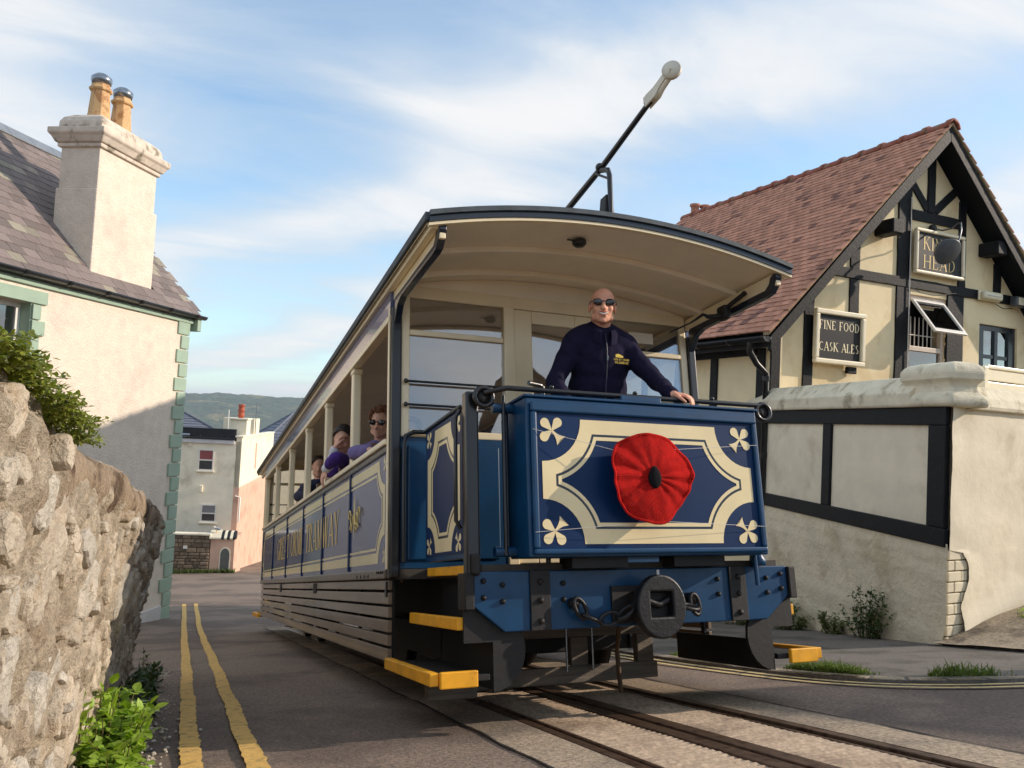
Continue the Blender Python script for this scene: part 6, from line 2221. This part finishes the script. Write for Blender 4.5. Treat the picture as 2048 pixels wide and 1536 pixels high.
# gull on the outhouse roof
gl = thing('gull', 'white gull standing on the wall by the arched door', 'bird', FM @ Matrix.Translation((-1.90, 0.42, 1.83)))
gb = MB()
gb.ell((0, 0, 0.15), (0.06, 0.13, 0.06), Matrix.Rotation(R(12), 3, 'X'), 14, 10)
gb.ell((0, 0.10, 0.22), (0.04, 0.05, 0.042), None, 12, 8)
cap(gb, [(0, 0.07, 0.17), (0, 0.10, 0.21)], [0.045, 0.036], 10)
cap(gb, [(0, -0.10, 0.135), (0, -0.20, 0.115)], [0.03, 0.012], 8)
fuse(gb, 'body', [white_paint], 0.008, 3, gl)
MB().tube([(0, 0.14, 0.218), (0, 0.185, 0.208)], [0.012, 0.004], 6).build('beak', yellow_paint, gl)
for s in (-1, 1):
    MB().ell((s * 0.05, -0.04, 0.165), (0.014, 0.13, 0.04), Matrix.Rotation(R(12), 3, 'X'), 12, 8).build('wing', mat('gull_grey', srgb(160, 164, 170), 0.7, 0.05, 5), gl)
    MB().tube([(s * 0.02, 0.0, 0.10), (s * 0.02, 0.01, 0.0)], 0.006, 6).build('leg', yellow_paint, gl)

# wooded hill across the bay
hill_m = mat('wooded_hill', srgb(64, 80, 50), 0.95, 0.35, 0.06, col2=srgb(136, 124, 78), c2s=0.008, c2lo=0.52, c2hi=0.62, c2amt=0.8, bump=1.0, bs=0.09, bdist=9.0, bdetail=6)


def hillf(x, y):
    t = (y - 1500) / 900
    ridge = 118 + 6 * fbm((x / 420, 0, 5), 4) + (x - 100) * 0.006
    k = sst(0, 1, t)
    z = -76 + ridge * k * (1 - 0.15 * sst(1, 2, t)) + (9 * fbm((x / 130, y / 130, 1), 5) * min(1, max(0, t * 3))) + 5.0 * fbm((x / 22, y / 22, 3), 3) * min(1, max(0, t * 3))
    return (x, y, z)


struct(MB().sheet(hillf, rng(-900, 1100, 8), rng(1480, 2700, 9)).build('hill', hill_m))
# ------------------------------------------------------------------ plants
leaf_bright = mat('bright_leaf', srgb(140, 168, 56), 0.5, 0.18, 40, rand=0.30, transl=0.30)
leaf_dark = mat('dark_leaf', srgb(62, 84, 34), 0.55, 0.2, 40, rand=0.35, transl=0.2)
leaf_olive = mat('olive_leaf', srgb(92, 106, 48), 0.6, 0.2, 40, rand=0.35, transl=0.2)
leaf_top = mat('creeper_leaf', srgb(124, 134, 50), 0.55, 0.2, 40, rand=0.35, transl=0.25)
grass_m = mat('grass_blade', srgb(94, 110, 48), 0.6, 0.15, 30, rand=0.35, transl=0.3)
stem_m = mat('plant_stem', srgb(104, 92, 56), 0.8, 0.15, 30)


def leaf(mb, p, d, up, l, w, fold=0.25, droop=0.25):
    d = d.normalized()
    sd = d.cross(up)
    if sd.length < 1e-4:
        sd = d.cross(Vector((1, 0, 0)))
    sd.normalize()
    n = sd.cross(d)
    P = lambda a, b, c: p + d * (a * l) + sd * (b * w) + n * (c * l)
    v = [P(0, 0, 0), P(0.3, 0.42, fold * 0.28), P(0.68, 0.34, fold * 0.12 - droop * 0.12), P(1, 0, -droop * 0.3), P(0.68, -0.34, fold * 0.12 - droop * 0.12), P(0.3, -0.42, fold * 0.28), P(0.35, 0, 0), P(0.7, 0, -droop * 0.1)]
    mb.add(v, [(0, 1, 6), (1, 2, 7, 6), (2, 3, 7), (0, 6, 5), (6, 7, 4, 5), (7, 3, 4)])


def bush(name, label, cat, M, stems, leaf_m, size, rs, group=None, per=14, spread=0.5):
    """stems: list of (base, tip) in local space"""
    t = thing(name, label, cat, M, group)
    lf, st = MB(), MB()
    for a, b in stems:
        a, b = Vector(a), Vector(b)
        mid = a.lerp(b, 0.5) + Vector((rs.uniform(-.2, .2), rs.uniform(-.2, .2), rs.uniform(0, .2))) * (b - a).length * 0.5
        pts = [a.lerp(mid, q).lerp(mid.lerp(b, q), q) for q in [k / 6 for k in range(7)]]
        st.tube(pts, [size * 0.07 * (1 - 0.6 * k / 6) for k in range(7)], 5)
        for k in range(per):
            q = rs.uniform(0.15, 1.0)
            p = a.lerp(mid, q).lerp(mid.lerp(b, q), q)
            d = Vector((rs.gauss(0, 1), rs.gauss(0, 1), rs.gauss(0.25, 0.6))).normalized()
            off = d * rs.uniform(0, size * spread)
            leaf(lf, p + off, d, Vector((rs.uniform(-.4, .4), rs.uniform(-.4, .4), 1)), size * rs.uniform(0.6, 1.2), size * rs.uniform(0.5, 0.85))
    st.build('stems', stem_m, t, kind='stuff')
    lf.build('leaves', leaf_m, t, kind='stuff')
    return t


rp = random.Random(21)


def clump(name, label, cat, origin, rx, ry, h, n, leaf_m, size, group=None, per=14, top=1.0, lean=(0, 0)):
    stems = []
    for _ in range(n):
        a = rp.uniform(0, 2 * PI)
        r = math.sqrt(rp.random())
        bx, by = rx * 0.45 * r * math.cos(a), ry * 0.45 * r * math.sin(a)
        hh = h * rp.uniform(0.45, 1.0) * (1 - 0.45 * r * r * top)
        stems.append(((bx, by, -0.03), (rx * r * math.cos(a) + lean[0] * hh, ry * r * math.sin(a) + lean[1] * hh, hh)))
    return bush(name, label, cat, Matrix.Translation(origin), stems, leaf_m, size, rp, group, per)


def on_tram(x, y, u=0.0):
    return TRAM @ Vector((x, y, u))


# creeper growing along the top of the rubble wall, two clumps
iv = []
for k in range(420):
    y = rp.uniform(-2.42, -1.42)
    tp = wall_top(y)
    x = wface(y, tp) - rp.uniform(-0.02, 0.14)
    a = on_tram(x, y, tp - 0.035)
    q = sst(-1.2, -1.6, y)
    b = a + Vector((rp.uniform(-0.03, 0.07), rp.uniform(-0.05, 0.08), rp.uniform(-0.01, 0.016) * (0.6 + 0.2 * q)))
    iv.append((a, b))
o0 = on_tram(-2.62, -2.0, 1.1)
bush('creeper', 'leafy green creeper trailing along the top of the rubble wall', 'creeper', Matrix.Translation(o0), [(a - o0, b - o0) for a, b in iv], leaf_top, 0.015, rp, None, 26, 0.6)
# bright pellitory at the foot of the wall and dark weeds behind it
PG = 'weeds at the foot of the rubble wall'
clump('wall_plant', 'bright green leafy plant at the foot of the rubble wall', 'plant', on_tram(-2.50, 0.20, 0.0), 0.17, 0.36, 0.34, 60, leaf_bright, 0.062, PG, 16)
clump('wall_plant', 'small sprig of leaves growing from the rubble wall beside the bright plant', 'plant', on_tram(-2.60, -0.15, 0.20), 0.07, 0.10, 0.16, 8, leaf_bright, 0.045, PG, 9)
clump('wall_plant', 'dark shaded weeds behind the bright plant by the wall foot', 'plant', on_tram(-2.48, 1.55, 0.0), 0.13, 0.55, 0.22, 50, leaf_dark, 0.05, PG, 14)
clump('wall_plant', 'dark shaded weeds at the far end of the rubble wall', 'plant', on_tram(-2.48, 3.1, 0.0), 0.12, 0.55, 0.20, 34, leaf_dark, 0.05, PG, 12)
clump('wall_plant', 'tuft of leaves sprouting from the far end of the wall capping', 'plant', on_tram(-2.50, 3.0, 1.20), 0.06, 0.12, 0.10, 8, leaf_dark, 0.04, PG, 10, lean=(0.4, 0.2))
# shrubs against the terrace wall
SG = 'weeds along the foot of the terrace wall'
pwp = lambda s, y: PM @ Vector((s, y, gz((PM @ Vector((s, y, 0))).y) + 0.03))
clump('wall_shrub', 'tall dark weed against the terrace wall near its corner', 'plant', pwp(1.05, 0.17), 0.16, 0.34, 0.62, 40, leaf_dark, 0.045, SG, 20)
clump('wall_shrub', 'low weeds to the side of the tall weed by the terrace wall', 'plant', pwp(1.75, 0.15), 0.12, 0.30, 0.30, 26, leaf_olive, 0.045, SG, 16)
clump('wall_shrub', 'bushy green weeds at the terrace wall beside the yellow tram step', 'plant', pwp(2.75, 0.22), 0.22, 0.45, 0.46, 50, leaf_olive, 0.05, SG, 18)
clump('wall_shrub', 'weeds seen under the tram beam at the terrace wall', 'plant', pwp(4.0, 0.30), 0.30, 0.50, 0.45, 40, leaf_dark, 0.05, SG, 16)
clump('wall_shrub', 'tiny plant growing at the foot of the sunlit terrace wall', 'plant', PM @ Vector((-0.06, -0.72, -0.16)), 0.05, 0.09, 0.16, 7, leaf_bright, 0.05, SG, 8)

# grass along the kerb
gm = MB()
for k in range(5200):
    i = rp.uniform(8, 27.5) if rp.random() < .85 else rp.uniform(28, 38)
    i0 = int(i)
    p = Vector((kerb[i0][0], kerb[i0][1])).lerp(Vector((kerb[i0 + 1][0], kerb[i0 + 1][1])), i - i0)
    c = fbm((p.x * 2.2, p.y * 2.2, 0.3), 3)
    if c < (-0.25 if i < 26 else 0.26):
        continue
    w = rp.gauss(0.05, 0.09)
    q = on_tram(p.x + abs(w) * 0.9 + 0.0, p.y + w * 0.5, 0.045)
    h = rp.uniform(0.015, 0.10) * (0.6 + c)
    d = Vector((rp.gauss(0, 0.5), rp.gauss(0, 0.5), 1)).normalized()
    sd = Vector((rp.gauss(0, 1), rp.gauss(0, 1), 0)).normalized() * 0.005
    m_ = q + d * h * 0.6
    tp = q + d * h + Vector((d.x, d.y, -0.25)) * h * 0.4
    gm.add([q - sd, q + sd, m_ + sd * 0.7, m_ - sd * 0.7, tp], [(0, 1, 2, 3), (3, 2, 4)])
gr = gm.build('grass', grass_m)
tag(gr, 'green grass growing along the kerb beside the tram', 'grass')
gr['kind'] = 'stuff'
gm = MB()
for k in range(900):
    y = rp.uniform(0, 6)
    q = FM @ Vector((-2.06 + rp.gauss(0, .04), -0.4 + y, 0))
    q.z = gz(q.y)
    h = rp.uniform(0.06, 0.26)
    d = Vector((rp.gauss(0, 0.35), rp.gauss(0, 0.35), 1)).normalized()
    sd = Vector((rp.gauss(0, 1), rp.gauss(0, 1), 0)).normalized() * 0.03
    gm.add([q - sd, q + sd, q + d * h], [(0, 1, 2)])
gr = gm.build('grass', leaf_olive)
tag(gr, 'rough grass at the foot of the far garden wall', 'grass')
gr['kind'] = 'stuff'
# litter of small stones and dry leaves by the wall foot
gm = MB()
for k in range(260):
    y = rp.uniform(-1.2, 4.5)
    x = -2.40 + abs(rp.gauss(0, 0.10))
    p = on_tram(x, y, 0.004)
    r = rp.uniform(0.004, 0.014)
    gm.ell(p, (r, r * rp.uniform(.6, 1.4), r * 0.6), None, 6, 4)
gr = gm.build('gravel', stone_m)
tag(gr, 'loose grit along the foot of the rubble wall', 'grit')
gr['kind'] = 'stuff'

# ------------------------------------------------------------------ thin sea haze that blues the far hill
hz = MB().box(-4200, 4200, -80, 5200, -140, 90).build('haze', bpy.data.materials.new('haze'))
hm_ = hz.data.materials[0]
hm_.use_nodes = True
N_ = hm_.node_tree.nodes
N_.clear()
ho = N_.new('ShaderNodeOutputMaterial')
pv = N_.new('ShaderNodeVolumePrincipled')
pv.inputs['Color'].default_value = (0.72, 0.84, 1.0, 1)
pv.inputs['Density'].default_value = 0.00017
pv.inputs['Anisotropy'].default_value = 0.0
hm_.node_tree.links.new(pv.outputs[0], ho.inputs['Volume'])
tag(hz, 'thin bluish haze between the street and the far hill', 'haze')
hz['kind'] = 'stuff'
